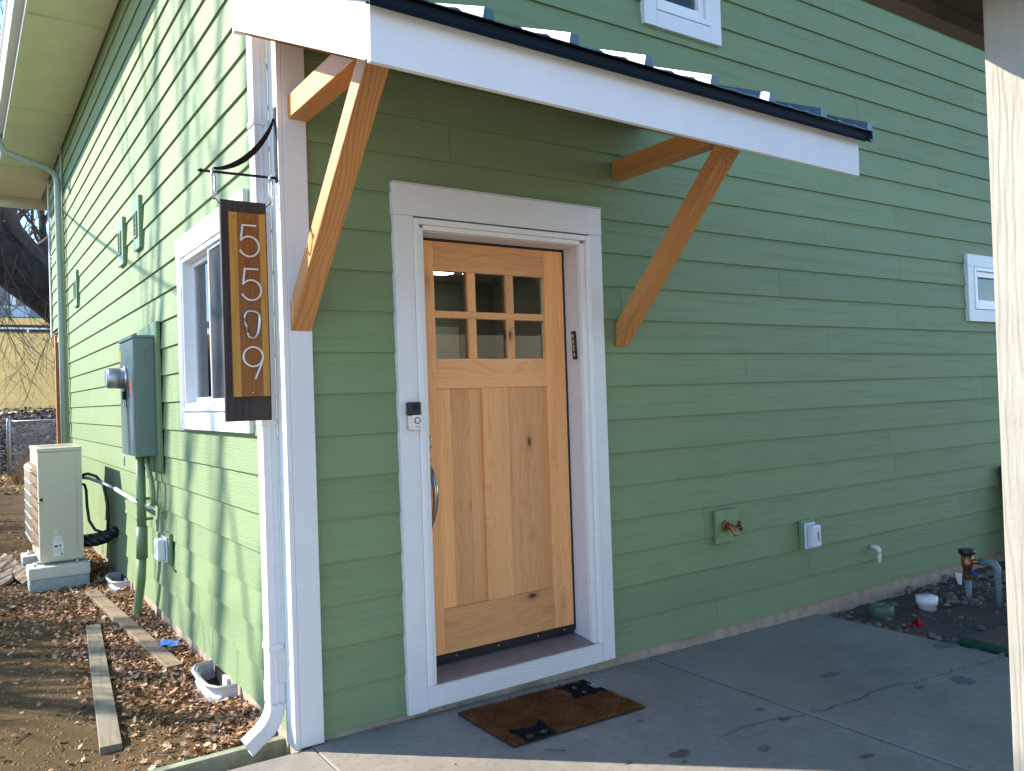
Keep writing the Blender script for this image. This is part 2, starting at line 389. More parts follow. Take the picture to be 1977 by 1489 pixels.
def crack(pts, w0):
    mb = MB(); r_ = random.Random(int(pts[0][0]*1000)); P = []
    for (a0, b0), (a1, b1) in zip(pts, pts[1:]):
        n = max(2, int(math.hypot(a1-a0, b1-b0)/.018))
        for i in range(n):
            t = i/n; P.append((a0+(a1-a0)*t + r_.uniform(-.006,.006), b0+(b1-b0)*t + r_.uniform(-.009,.009)))
    P.append(pts[-1]); vs = []; fs = []
    for i, (x, y) in enumerate(P):
        ww = w0*r_.uniform(.25, 1.2)*(.3 if i in (0, len(P)-1) else 1)
        vs += [(x, y-ww/2, pz(x)+.0016), (x, y+ww/2, pz(x)+.0016)]
    fs = [(2*i, 2*i+2, 2*i+3, 2*i+1) for i in range(len(P)-1)]
    mb.add(vs, fs).build('crack', MT['crack'], patio)
crack([(1.957,-1.012),(2.0,-.985),(2.04,-1.013),(2.289,-1.03),(2.38,-1.01),(2.609,-1.03),(2.66,-1.06),(2.832,-1.072),(3.096,-1.089),(3.334,-1.128),(3.44,-1.12)], .0050)
crack([(1.941,-1.012),(1.86,-.985),(1.745,-.945),(1.6,-.93),(1.45,-.95)], .004)
k = NT('brown_stain'); k.col(k.ramp(k.noise(k.coord(), 40, 4, .6), [(.35, (.085,.060,.045)), (.7, (.15,.11,.085))])); k.rough(.85); MT['stain'] = k.m
k = NT('dark_stain'); k.col(k.ramp(k.noise(k.coord(), 40, 4, .6), [(.35, (.10,.10,.10)), (.7, (.14,.135,.13))])); k.rough(.75); MT['stain2'] = k.m
def blot(x, y, rx, ry, mat, seed):
    r_ = random.Random(seed); n = 22; ph = [r_.uniform(0, 6.28) for _ in range(4)]
    vs = [(x, y, pz(x)+.0022)]
    for i in range(n):
        a = 2*math.pi*i/n; q = 1 + .22*math.sin(2*a+ph[0]) + .13*math.sin(3*a+ph[1]) + .08*math.sin(7*a+ph[2])
        px, py = x+rx*q*math.cos(a), y+ry*q*math.sin(a); vs.append((px, py, pz(px)+.0022))
    MB().add(vs, [(0, 1+i, 1+(i+1) % n) for i in range(n)]).build('stain', mat, patio)
for i, (x, y, rx, ry, m) in enumerate([(2.474,-.745,.07,.02,'stain2'),(2.905,-1.181,.06,.045,'stain2'),(2.65,-1.109,.028,.02,'stain2'),
        (1.198,-.959,.040,.034,'stain'),(1.815,-.974,.026,.02,'stain'),(1.82,-.842,.02,.012,'stain'),(3.40,-.832,.07,.05,'stain2'),
        (1.757,-1.40,.03,.016,'stain'),(.98,-.90,.014,.012,'stain'),(1.16,-1.02,.010,.008,'stain'),(1.5,-1.12,.03,.02,'stain2'),(1.30,-.62,.012,.01,'stain2')]):
    blot(x, y, rx, ry, MT[m], i+5)
# strip of soil and rubble between foundation and slab + right planting bed
bed = MB(); bxn, byn = 60, 40; r_ = random.Random(5)
for j in range(byn+1):
    for i in range(bxn+1):
        x = 3.44 + 4.6*i/bxn; y = -2.62 + 2.66*j/byn
        z = -.075 + .02*hgt(x*1.7, y*1.9) + .012*r_.random() + .05*max(0, (y+.5))*max(0, min(1, (x-4.2)/1.0))
        if x < 3.55: z = min(z, -.055)
        bed.v.append((x, y, z))
for j in range(byn):
    for i in range(bxn):
        a = j*(bxn+1)+i; bed.f.append((a, a+1, a+bxn+2, a+bxn+1)); bed.sm.append(True)
k = NT('dark_mulch_soil'); v = k.coord(); n2 = k.noise(v, 30, 6, .7); n3 = k.noise(v, 150, 3, .7)
c = k.ramp(n2, [(.3, (.045,.032,.022)), (.7, (.115,.085,.058))]); c = k.mix(k.ramp(n3, [(.62, 0.0), (.72, .7)]), c, (.28,.25,.20))
k.col(c); k.rough(.95); k.bump(n2, 1.0, .03); MT['mulch'] = k.m
bed.build('planting_bed', MT['mulch'], kind='structure')

# ------------------------------------------------------------------ the house
E_ = .1778; ZB = .05
house = thing('green_house', 'sage green house with lap siding, white trim and a wooden front door', 'house')
def rect_minus(r, holes):
    out = [r]
    for (a0, a1, b0, b1) in holes:
        nxt = []
        for (u0, u1, z0, z1) in out:
            if a1 <= u0 or a0 >= u1 or b1 <= z0 or b0 >= z1: nxt.append((u0, u1, z0, z1)); continue
            if a0 > u0: nxt.append((u0, a0, z0, z1))
            if a1 < u1: nxt.append((a1, u1, z0, z1))
            m0, m1 = max(u0, a0), min(u1, a1)
            if b0 > z0: nxt.append((m0, m1, z0, b0))
            if b1 < z1: nxt.append((m0, m1, b1, z1))
        out = nxt
    return out
def plank(mb, side, u0, u1, z0, z1, zr):
    """piece of a lap board of the row that starts at zr; front wall: offset along y, left wall: along x"""
    def off(z): return .0145*(z - zr)/(E_ + .03)
    T = .0145
    def P(u, o, z): return (u, o, z) if side == 'front' else (o, u, z)
    a = [P(u0, off(z0), z0), P(u1, off(z0), z0), P(u1, T+.006, z0), P(u0, T+.006, z0)]
    b = [P(u0, off(z1), z1), P(u1, off(z1), z1), P(u1, T+.006, z1), P(u0, T+.006, z1)]
    if side != 'front': a = [a[1], a[0], a[3], a[2]]; b = [b[1], b[0], b[3], b[2]]
    mb.hexa(a, b)
def side_wall(side, U0, U1, rows, joints, holes):
    for r in range(rows):
        z0 = ZB + r*E_; z1 = z0 + E_ + .02
        if z0 > 4.68: break
        cuts = sorted(u for (u, rr) in joints if rr == r and U0+.1 < u < U1-.1)
        segs = []; a = U0
        for c_ in cuts: segs.append((a, c_ - .001)); a = c_ + .001
        segs.append((a, U1))
        for (a, b) in segs:
            # full-height holes split a board into separate boards
            full = [h for h in holes if h[2] <= z0 + .001 and h[3] >= z1 - .001]
            part = [h for h in holes if h not in full]
            for (p0, p1, q0, q1) in rect_minus((a, b, z0, z1), full):
                if p1 - p0 < .01: continue
                mb = MB()
                for (u0, u1, y0, y1) in rect_minus((p0, p1, q0, q1), part): plank(mb, side, u0, u1, y0, y1, z0)
                if mb.f: mb.build('siding_board', MT['siding'], house)
def row(z): return int(math.floor((z - ZB)/E_))
fj = [(.804,2.62),(1.628,2.8),(3.655,2.448),(4.483,2.638),(3.65,1.726),(4.472,1.913),(2.828,1.562),(4.327,1.037),(5.641,1.394),(2.421,.67),(4.076,3.384),(4.841,3.575),(5.684,3.705),(1.84,1.988),(6.2,1.2),(3.36,.30),(5.1,2.98),(3.1,3.05)]
fjoints = [(x, row(z)) for x, z in fj]
have = {r for _, r in fjoints}
for r in range(27):
    if r not in have: fjoints.append((2.2 + (r*1.37) % 3.6 + .3, r))
    fjoints.append((6.9 + (r*.77) % .9, r))
lj = [(4.77,2.225),(5.716,1.443),(6.524,1.17),(2.973,1.025),(5.012,3.513),(2.711,4.175),(4.602,4.355),(1.45,.3),(2.2,.65)]
ljoints = [(y, row(z)) for y, z in lj]; have = {r for _, r in ljoints}
for r in range(27):
    if r not in have: ljoints.append((1.2 + (r*2.13) % 3.6, r))
    ljoints.append((5.4 + (r*1.71) % 2.6, r)) if r not in have else None
FH = [(.56, 1.63, -1, 2.335), (2.16, 2.64, 3.575, 4.20), (5.57, 6.46, 1.99, 2.33)]
LH = [(.60, 1.775, 1.415, 2.315)]
side_wall('front', .085, 8.0, 27, fjoints, FH)
side_wall('left', .085, 8.02, 27, ljoints, LH)
# upper wall that runs on above the rear porch
for r in range(14, 27):
    z0 = ZB + r*E_; mb = MB(); plank(mb, 'left', 8.03, 9.74, z0, z0+E_+.02, z0); mb.build('siding_board', MT['siding'], house)
# wall core behind the boards and foundation
mb = MB()
for (a, b, c, d) in rect_minus((.02, 8.0, .03, 4.75), FH): mb.box(a, b, .0210, .16, c, d)
for (a, b, c, d) in rect_minus((.165, 8.0, .03, 4.75), LH): mb.box(.0210, .16, a, b, c, d)
mb.box(.0210, .16, 8.005, 9.74, 2.5, 4.75); mb.box(.165, 8, 7.85, 8.0, .03, 4.75); mb.box(7.85, 8, .165, 7.84, .03, 4.75); mb.box(.165, 8, 9.6, 9.74, 2.5, 4.75); mb.box(.165, 8, 8.01, 9.59, 2.44, 2.5)
mb.build('wall', MT['brown_trim'], house)
mb = MB(); r_ = random.Random(9)
def rough_strip(side, U0, U1, n):
    for i in range(n):
        a = U0 + (U1-U0)*i/n; b = U0 + (U1-U0)*(i+1)/n
        o0, o1 = .010 + .006*math.sin(a*23), .010 + .006*math.sin(b*23)
        vs = ([(a,o0,-.3),(b,o1,-.3),(b,.15,-.3),(a,.15,-.3)], [(a,o0,.0495),(b,o1,.0495),(b,.15,.0495),(a,.15,.0495)])
        if side == 'left': vs = tuple([(p[1], p[0], p[2]) for p in (q[1], q[0], q[3], q[2])] for q in vs)
        mb.hexa(*vs)
rough_strip('front', .012, 8.0, 80); rough_strip('left', .16, 8.0, 80)
mb.build('foundation', MT['concrete_old'], house)
# corner boards
bx('corner_board', MT['trim_v'], house, -.022, -.0005, -.022, .088, .030, 4.7, .0025)
bx('corner_board', MT['trim_v'], house, .0, .100, -.022, -.0005, .034, 4.7, .0025)
bx('corner_board', MT['green_metal'], house, -.020, -.0005, 7.985, 8.07, .04, 4.65, .002)
bx('corner_board', MT['trim_v'], house, -.020, -.0005, 9.70, 9.78, 2.46, 4.65, .002)
# eave: soffit panels, fascia, gutter, roof
sf = sub('soffit', house)
k = NT('perforated_soffit'); v = k.coord(); x, y, z = k.sep(v)
dots = k.voro(v, 75, rand=.1).outputs['Distance']
band = k.math('MULTIPLY', k.math('LESS_THAN', x, -.36), k.math('GREATER_THAN', x, -.53))
hole = k.math('MULTIPLY', k.math('LESS_THAN', dots, .33), band)
k.col(k.mix(hole, k.ramp(k.noise(v, 3, 4, .5), [(.3, (.76,.72,.53)), (.7, (.82,.78,.60))]), (.30,.32,.23))); k.rough(.6); MT['soffit_perf'] = k.m
for i, a in enumerate([-.6, 1.84, 4.28, 6.72, 9.16]):
    b = min(a + 2.436, 10.95); bx('soffit_panel', MT['soffit_perf'], sf, -.60, -.004, a+.003, b, 4.66, 4.672, .003)
for a in (1.84, 4.28, 6.72, 9.16): bx('soffit_batten', MT['soffit'], sf, -.60, -.004, a-.012, a+.014, 4.652, 4.6605, .002)
bx('fascia', MT['gutter'], house, -.62, -.602, -.6, 10.95, 4.60, 4.80, .003)
bx('rear_rake_board', MT['soffit'], house, -.60, .6, 10.955, 10.99, 4.50, 4.86, .003)
gut = [(-.62,4.80),(-.62,4.67),(-.69,4.67),(-.715,4.72),(-.715,4.75),(-.735,4.77),(-.735,4.795),(-.730,4.795),(-.727,4.772),(-.708,4.752),(-.708,4.722),(-.686,4.674),(-.625,4.674),(-.625,4.80)]
MB().prism(gut, 'y', -.62, 10.98).build('gutter', MT['gutter'], house)
mb = MB()
mb.prism([(-.66,4.80),(4.0,6.35),(8.7,4.80),(8.7,4.86),(4.0,6.42),(-.66,4.86)], 'y', -.60, 10.98)
mb.build('roof', MT['brown_trim'], house)
mb = MB(); mb.prism([(.0210,4.755),(8.0,4.755),(4.0,6.3)], 'y', .03, .1); mb.build('gable_wall', MT['siding'], house)
# ---- windows
def front_window(x0, x1, z0, z1, tw, mats, glass='dark_glass', head=None):
    wd = sub('window', house); yf = -.022
    head = head or tw
    bx('window_trim', MT['trim_v'], wd, x0, x0+tw, yf, .012, z0, z1-head, .002); bx('window_trim', MT['trim_v'], wd, x1-tw, x1, yf, .012, z0, z1-head, .002)
    bx('window_trim', MT['trim_h'], wd, x0, x1, yf, .012, z1-head+.001, z1, .002); bx('window_trim', MT['trim_h'], wd, x0+tw+.001, x1-tw-.001, yf+.001, .012, z0, z0+tw, .002)
    a0, a1, b0, b1 = x0+tw+.002, x1-tw-.002, z0+tw+.002, z1-head-.002; fw = .030
    def ring(name, q0, q1, r0, r1, wid, y0, y1):
        m = MB(); m.box(q0, q0+wid, y0, y1, r0, r1); m.box(q1-wid, q1, y0, y1, r0, r1)
        m.box(q0+wid, q1-wid, y0, y1, r0, r0+wid); m.box(q0+wid, q1-wid, y0, y1, r1-wid, r1); return m.build(name, MT['white'], wd, .003)
    ring('window_frame', a0, a1, b0, b1, fw, -.026, .07)
    ring('sash', a0+fw+.001, a1-fw-.001, b0+fw+.001, b1-fw-.001, .045, -.008, .05)
    i0, i1, j0, j1 = a0+fw+.04, a1-fw-.04, b0+fw+.04, b1-fw-.04
    bx('pane', MT['glass'], wd, i0, i1, .020, .026, j0, j1)
    bx('dark_backing', MT['black_plastic'], wd, i0-.02, i1+.02, .13, .14, j0-.02, j1+.02)  # black panel standing in for the unlit room behind the glass
    return wd
front_window(2.060, 2.684, 3.477, 4.30, .094, None)
front_window(5.44, 6.58, 1.905, 2.434, .095, None)
# left wall sliding window
wd = sub('window', house); X0 = -.022; ya, yb, za, zb = .492, 1.878, 1.306, 2.433
bx('window_trim', MT['trim_v'], wd, X0, .012, ya, ya+.105, za+.105, zb-.125, .002); bx('window_trim', MT['trim_v'], wd, X0, .012, yb-.105, yb, za+.105, zb-.125, .002)
bx('window_trim', MT['trim_h'], wd, X0-.002, .012, ya-.008, yb+.008, zb-.124, zb, .002); bx('window_trim', MT['trim_h'], wd, X0, .012, ya, yb, za, za+.104, .002)
bx('window_sill', MT['white'], wd, X0-.012, .012, ya+.106, yb-.106, za+.1045, za+.125, .003)
w0, w1, h0, h1 = ya+.108, yb-.108, za+.127, zb-.127
def lring(name, q0, q1, r0, r1, wid, x0, x1, parent=wd):
    m = MB(); m.box(x0, x1, q0, q0+wid, r0, r1); m.box(x0, x1, q1-wid, q1, r0, r1); m.box(x0, x1, q0+wid, q1-wid, r0, r0+wid); m.box(x0, x1, q0+wid, q1-wid, r1-wid, r1)
    return m.build(name, MT['white'], parent, .002)
lring('window_frame', w0, w1, h0, h1, .026, -.018, .10)
mid = (w0+w1)/2
lring('sash', mid-.02, w1-.027, h0+.027, h1-.027, .028, .035, .070); lring('screen_frame', w0+.027, mid+.03, h0+.027, h1-.027, .016, -.004, .012)
lring('sash', w0+.028, mid+.02, h0+.028, h1-.028, .030, .016, .034)
bx('pane', MT['glass'], wd, .048, .052, mid+.01, w1-.05, h0+.05, h1-.05); bx('pane', MT['glass'], wd, .024, .027, w0+.05, mid-.005, h0+.05, h1-.05)
bx('insect_screen', MT['mesh_screen'], wd, .003, .005, w0+.04, mid+.018, h0+.04, h1-.04)
bx('dark_back_panel', MT['black_plastic'], wd, .12, .125, w0-.02, w1+.02, h0, h1)  # black sheet painted as the dark interior behind this slider
# ---- front door with its white surround
dt = sub('door_trim', house); Y0 = -.022
bx('casing', MT['trim_v'], dt, .490, .585, Y0, .012, .045, 2.262, .002); bx('casing', MT['trim_v'], dt, 1.606, 1.690, Y0, .012, .052, 2.262, .002)
bx('casing', MT['trim_h'], dt, .487, 1.692, Y0-.001, .012, 2.263, 2.404, .002)
MB().box(.585, 1.606, Y0+.002, .012, .050, .150).build('casing', MT['trim_h'], dt, .002)
bx('drip_cap', MT['white_metal'], dt, .485, 1.694, Y0-.008, .012, 2.4045, 2.409)
def mould(name, pts, ax):                       # brickmould strips, stepped profile
    m = MB()
    for p in pts: m.box(*p)
    m.build(name, MT['white'], dt, .003)
mould('brickmould', [(.586,.612,-.030,.012,.152,2.254),(.613,.636,-.018,.012,.152,2.215)], 'z')
mould('brickmould', [(1.580,1.605,-.030,.012,.152,2.254),(1.548,1.579,-.018,.012,.152,2.215)], 'z')
mould('brickmould', [(.6125,1.5795,-.030,.012,2.228,2.254),(.6365,1.5475,-.018,.012,2.205,2.2275)], 'x')
bx('jamb', MT['jamb'], dt, .600, .634, .0125, .20, .152, 2.23, .002); bx('jamb', MT['jamb'], dt, 1.553, 1.60, .0125, .20, .152, 2.23, .002)
bx('jamb', MT['jamb'], dt, .6345, 1.5525, .0125, .20, 2.2025, 2.23, .002)
bx('door_stop', MT['black_plastic'], dt, 1.541, 1.5525, .128, .19, .20, 2.2); bx('door_stop', MT['black_plastic'], dt, .6345, .646, .128, .19, .20, 2.2)
bx('door_stop', MT['black_plastic'], dt, .647, 1.54, .128, .19, 2.192, 2.2022)
k = NT('bronze_threshold'); k.col(k.ramp(k.noise(k.coord(), 12, 5, .6), [(.3, (.20,.17,.165)), (.7, (.27,.235,.225))])); k.rough(.5); k.metal(.3); MT['thresh'] = k.m
MB().hexa([(.636,-.026,.151),(1.552,-.026,.151),(1.552,.20,.151),(.636,.20,.151)], [(.636,-.026,.158),(1.552,-.026,.158),(1.552,.20,.185),(.636,.20,.185)]).build('threshold', MT['thresh'], dt, .002)
door = sub('front_door', house); DY = .128; DB = .172
def dp(name, x0, x1, z0, z1, mat, y0=DY, y1=DB, bev=.0018): return bx(name, MT[mat], door, x0, x1, y0, y1, z0, z1, bev)
dp('stile', .648, .766, .226, 2.190, 'door_v'); dp('stile', 1.418, 1.540, .226, 2.190, 'door_v')
dp('rail', .7665, 1.4175, 2.050, 2.190, 'door_h'); dp('rail', .7665, 1.4175, 1.482, 1.627, 'door_h'); dp('rail', .7665, 1.4175, .226, .435, 'door_h')
dp('mid_stile', 1.0155, 1.1685, .4355, 1.4815, 'door_v')
dp('muntin', .7665, 1.4175, 1.823, 1.857, 'door_h', DY+.002)
for x in (.953, 1.1795):
    for (z0, z1) in ((1.6275, 1.8225), (1.8575, 2.0495)): dp('muntin', x, x+.045, z0, z1, 'door_v', DY+.003)
for (x0, x1) in ((.7665, .953), (.998, 1.1795), (1.2245, 1.4175)):
    for (z0, z1) in ((1.6275, 1.8225), (1.8575, 2.0495)):
        bx('pane', MT['glass'], door, x0, x1, DY+.020, DY+.025, z0, z1)
for (x0, x1, sp) in ((.7665, 1.015, (.30, .72)), (1.169, 1.4175, (.22, .66))):
    q = [x0] + [x0 + (x1-x0)*s_ for s_ in sp] + [x1]
    for a, b in zip(q, q[1:]): dp('panel_stave', a+.0001, b-.0001, .4355, 1.4815, 'door_v', DY+.013, DB-.005, .0008)
bx('sweep', MT['black_plastic'], door, .648, 1.540, DY-.004, DB, .190, .2255, .002)
for x in (.82, 1.06, 1.30, 1.47): MB().cyl((x, DY-.004, .210), (x, DY-.008, .210), .004, 10).build('screw', MT['steel'], door)
bx('deadbolt', MT['nickel'], door, .672, .722, DY-.012, DY, 1.205, 1.262, .006); MB().tube([(.697,DY-.012,1.233),(.697,DY-.030,1.233)], [.021,.018], 20).build('deadbolt_cylinder', MT['nickel'], door, .003)
bx('handle_plate', MT['nickel'], door, .676, .726, DY-.010, DY, 1.085, 1.150, .006)
grip = [(.700,DY-.008,1.118),(.701,DY-.035,1.100),(.702,DY-.052,1.06),(.704,DY-.062,1.02),(.704,DY-.062,.97),(.702,DY-.052,.915),(.700,DY-.035,.87),(.699,DY-.020,.85),(.699,DY-.004,.842)]
MB().tube(grip, [.010,.012,.013,.014,.013,.011,.009,.010,.013], 14).build('handle', MT['nickel'], door)
bx('handle_foot', MT['nickel'], door, .684, .716, DY-.008, DY, .826, .862, .005)
# room behind the glass
rm = sub('entry_room', house)
mb = MB(); mb.box(.17, 3.6, 3.9, 3.95, .13, 2.6); mb.box(.17, .2, .165, 3.89, .13, 2.6); mb.box(3.55, 3.6, .165, 3.89, .13, 2.6); mb.build('room_wall', MT['dark_room'], rm)
bx('ceiling', MT['white'], rm, .17, 3.6, .165, 3.95, 2.605, 2.64); bx('room_floor', MT['room_floor'], rm, .17, 3.6, .205, 3.95, .08, .128)
bx('inner_door', MT['white'], rm, 3.50, 3.548, 1.2, 2.05, .13, 2.15, .004); bx('inner_door', MT['white'], rm, 2.3, 3.1, 3.86, 3.898, .13, 2.15, .004)
k = NT('ceiling_lamp_glow'); k.b.inputs['Emission Color'].default_value = (1,.83,.58,1); k.b.inputs['Emission Strength'].default_value = 6.0; MT['glow'] = k.m
MB().cyl((2.60,3.27,2.604),(2.60,3.27,2.585), .10, 28).build('ceiling_lamp', MT['glow'], rm)
MB().cyl((2.84,3.27,2.604),(2.84,3.27,2.592), .025, 16).build('ceiling_spot', MT['glow'], rm)
# white corner downspout
ds = sub('downspout', house); dx0, dx1, dy0, dy1 = -.086, -.026, .080, .155
def corr(x0, x1, y0, y1):                       # corrugated rectangular profile
    P = []
    for (ax, ay, bx_, by) in ((x0,y0,x1,y0),(x1,y0,x1,y1),(x1,y1,x0,y1),(x0,y1,x0,y0)):
        L = math.hypot(bx_-ax, by-ay); n = 8
        nx, ny = (by-ay)/L, -(bx_-ax)/L
        for i in range(n):
            t = i/n; d = -.003 if i in (2,3,5,6) else 0
            P.append((ax+(bx_-ax)*t + nx*d, ay+(by-ay)*t + ny*d))
    return P
MB().prism(corr(dx0, dx1, dy0, dy1), 'z', .27, 4.62).build('pipe', MT['white_metal'], ds)
MB().prism(corr(dx0-.003, dx1+.001, dy0-.003, dy1+.003), 'z', .20, .285).build('collar', MT['white_metal'], ds)
mb = MB(); rings = []; n = 17; cx_, cz_ = -.30, .195      # curved elbow kicking out to the left-front
for i in range(n+1):
    t = i/n; ang = R(62)*min(1, t/.72); ext = max(0, t-.72)/.28*.085
    rad = .115
    px = dx0 + .030 - rad*(1-math.cos(ang)) - math.sin(ang)*ext; pz_ = .20 - rad*math.sin(ang) - math.cos(ang)*ext
    crimp = 1.0 + (.11 if (i % 2 == 0 and t < .72) else 0)
    nx, nz = math.cos(ang), -math.sin(ang)*-1
    hw = .030*crimp; hd = .0375*crimp
    py = (dy0+dy1)/2 - .05*t*t
    rings.append([(px+nx*hw, py-hd, pz_ - math.sin(ang)*hw), (px+nx*hw, py+hd, pz_ - math.sin(ang)*hw), (px-nx*hw, py+hd, pz_ + math.sin(ang)*hw), (px-nx*hw, py-hd, pz_ + math.sin(ang)*hw)])
vs = [p for rg in rings for p in rg]; fs = []
for i in range(n):
    for q in range(4): fs.append((i*4+q, i*4+(q+1)%4, (i+1)*4+(q+1)%4, (i+1)*4+q))
mb.add(vs, fs).build('elbow', MT['white_metal'], ds, .004)
for z in (.42, 1.35, 2.6): bx('strap', MT['white_metal'], ds, dx0-.005, -.0235, dy0-.005, dy1+.005, z, z+.024, .002)
# sage downspout at the far end
ds = sub('downspout', house)
mb = MB(); mb.tube([(-.665,7.85,4.68),(-.66,7.85,4.58),(-.60,7.85,4.47),(-.19,7.88,4.36),(-.10,7.9,4.30),(-.068,7.9,4.22),(-.062,7.9,2.0),(-.062,7.9,.05)], .038, 12).build('pipe', MT['green_metal'], ds)
bx('porch_post', MT['fir'], house, -.005, .095, 9.38, 9.48, -.2, 2.46, .004)
bx('porch_beam', MT['fir'], house, .02, .12, 8.09, 9.7, 2.36, 2.438, .004)
# ---- vents on the left wall
def vent(yc, zc, w_, h_):
    vn = sub('wall_vent', house)
    bx('mounting_block', MT['green'], vn, -.024, .012, yc-w_/2, yc+w_/2, zc-h_/2, zc+h_/2, .003)
    m = MB(); i0, i1, j0, j1 = yc-w_*.25, yc+w_*.25, zc-h_*.27, zc+h_*.22
    m.box(-.034,-.0245,i0,i0+.014,j0,j1); m.box(-.034,-.0245,i1-.014,i1,j0,j1); m.box(-.034,-.0245,i0+.014,i1-.014,j0,j0+.014); m.box(-.034,-.0245,i0+.014,i1-.014,j1-.014,j1)
    m.build('vent_frame', MT['green'], vn, .001)
    bx('vent_opening', MT['black'], vn, -.0275, -.0245, i0+.0145, i1-.0145, j0+.0145, j1-.0145)
    for q in range(4):
        z = j0+.03+q*(j1-j0-.05)/4; MB().hexa([(-.033,i0+.015,z),(-.033,i1-.015,z),(-.028,i1-.015,z+.006),(-.028,i0+.015,z+.006)],[(-.033,i0+.015,z+.003),(-.033,i1-.015,z+.003),(-.028,i1-.015,z+.010),(-.028,i0+.015,z+.010)]).build('slat', MT['green'], vn)
vent(3.83, 2.765, .24, .37); vent(3.13, 2.78, .22, .38); vent(6.85, 2.775, .26, .39)

# ------------------------------------------------------------------ entry canopy
can = thing('entry_canopy', 'small shed canopy with white fascia and dark ribbed metal roof above the front door', 'canopy')
SL = .457
def build_local(mb, name, mat, parent, origin, xdir, bevel=0, zdir=None):
    X = Vector(xdir).normalized(); Zt = Vector(zdir) if zdir else Vector((0,0,1))
    Y = Zt.cross(X); Y = Y.normalized() if Y.length > 1e-6 else Vector((0,1,0)); Z = X.cross(Y)
    Mx = Matrix(((X.x,Y.x,Z.x,origin[0]),(X.y,Y.y,Z.y,origin[1]),(X.z,Y.z,Z.z,origin[2]),(0,0,0,1)))
    inv = Mx.inverted(); mb.v = [tuple(inv @ Vector(v)) for v in mb.v]
    o = mb.build(name, mat, parent, bevel); o.matrix_local = Mx; return o
def zr(y): return 2.92 + SL*y                        # underside line of the rake
for (x0, x1) in ((-.185, -.164), (2.030, 2.051)):
    MB().prism([(-.003,zr(0)),(-.003,zr(0)+.165),(-1.2605,zr(-1.2605)+.165),(-1.2605,zr(-1.2605)+.006),(-1.236,zr(-1.236)),],'x',x0,x1).build('rake_board', MT['trim_h'], can, .0015)
bx('rake_return', MT['trim_v'], can, -.187, -.140, .0005, .019, 2.915, 3.10, .0015)
MB().hexa([(-.185,-1.281,2.336),(2.051,-1.281,2.336),(2.051,-1.262,2.336),(-.185,-1.262,2.336)],[(-.185,-1.281,2.492),(2.051,-1.281,2.492),(2.051,-1.262,2.498),(-.185,-1.262,2.498)]).build('fascia', MT['trim_h'], can, .0015)
for x in (.02, .50, .97, 1.42, 1.795):
    MB().prism([(-.04,zr(-.04)+.004),(-.04,zr(-.04)+.09),(-1.2595,zr(-1.2595)+.10),(-1.2595,zr(-1.2595)+.012)],'x',x,x+(.09 if x in (.02,1.795) else .04)).build('rafter', MT['fir'], can, .002)
bx('ledger', MT['fir'], can, -.15, 2.02, -.0395, -.023, zr(0)-.02, zr(0)+.10, .002)
MB().prism([(-.003,zr(0)+.105),(-.003,zr(0)+.160),(-1.2595,zr(-1.2595)+.160),(-1.2595,zr(-1.2595)+.105)],'x',-.1635,2.0295).build('roof_deck', MT['white'], can)
for (x0, y0) in ((.020, -.0225), (1.795, -.0005)):
    dg = MB().prism([(y0,1.695-1.07*y0),(y0,1.813-1.07*y0),(-.740,2.604),(-.817,2.570)],'x',x0,x0+.088)
    build_local(dg, 'brace', MT['fir'], can, (x0, y0, 1.75), (0,-.683,.730), .003)
    hz_ = MB().prism([(y0,2.595),(y0,2.690),(-.495,2.690),(-.703,2.595)],'x',x0+.001,x0+.087)
    build_local(hz_, 'upper_brace', MT['fir'], can, (x0, y0, 2.64), (0,-1,0), .003)
# metal roof sheet and its ribs
def zs(y): return 3.124 + SL*y
mb = MB(); mb.prism([(.0,zs(0)),(.0,zs(0)+.003),(-1.322,zs(-1.322)+.003),(-1.322,zs(-1.322))],'x',-.203,2.092).build('roof_sheet', MT['roof_metal'], can)
for i in range(-1, 7):
    xc = .170 + .3165*i
    if xc > 2.1: xc = 2.06
    a0, a1 = .021, .015; h = .032
    vs = []
    for y in (0.0, -1.324):
        z = zs(y)+.0025; vs += [(xc-a0,y,z),(xc-a1,y,z+h),(xc+a1,y,z+h),(xc+a0,y,z)]
    MB().add(vs, [(0,1,5,4),(1,2,6,5),(2,3,7,6),(0,4,7,3),(0,3,2,1),(4,5,6,7)]).build('roof_rib', MT['roof_metal'], can)
    for q in (.105, .21):
        xm = xc+q
        if xm > 2.06: break
        vs = []
        for y in (0.0, -1.324):
            z = zs(y)+.0025; vs += [(xm-.016,y,z),(xm-.005,y,z+.006),(xm+.005,y,z+.006),(xm+.016,y,z)]
        MB().add(vs, [(0,1,5,4),(1,2,6,5),(2,3,7,6),(0,4,7,3),(0,3,2,1),(4,5,6,7)]).build('minor_rib', MT['roof_metal'], can)
MB().prism([(-1.283,2.519),(-1.305,2.518),(-1.305,2.492),(-1.318,2.478),(-1.315,2.476),(-1.301,2.489),(-1.283,2.489)],'x',-.200,2.090).build('drip_edge', MT['drip_metal'], can)
for (x0, x1) in ((-.208,-.187), (2.054,2.095)):
    MB().prism([(.0,zs(0)-.035),(.0,zs(0)+.006),(-1.321,zs(-1.321)+.006),(-1.321,zs(-1.321)-.035)],'x',x0 if x0 < 0 else 2.0925,(x0+.003) if x0 < 0 else 2.0955).build('rake_flashing', MT['roof_metal'], can)
MB().prism([(-.0005,zs(0)+.003),(-.0005,zs(0)+.10),(-.006,zs(0)+.10),(-.006,zs(-.006)+.004)],'x',-.02,2.09).build('wall_flashing', MT['roof_metal'], can)

can.location = (.93, 0, 2.5)                          # the canopy hangs a touch low at its right end
for ch in can.children: ch.location = ch.location - can.location
can.rotation_euler = (0, .0155, 0)

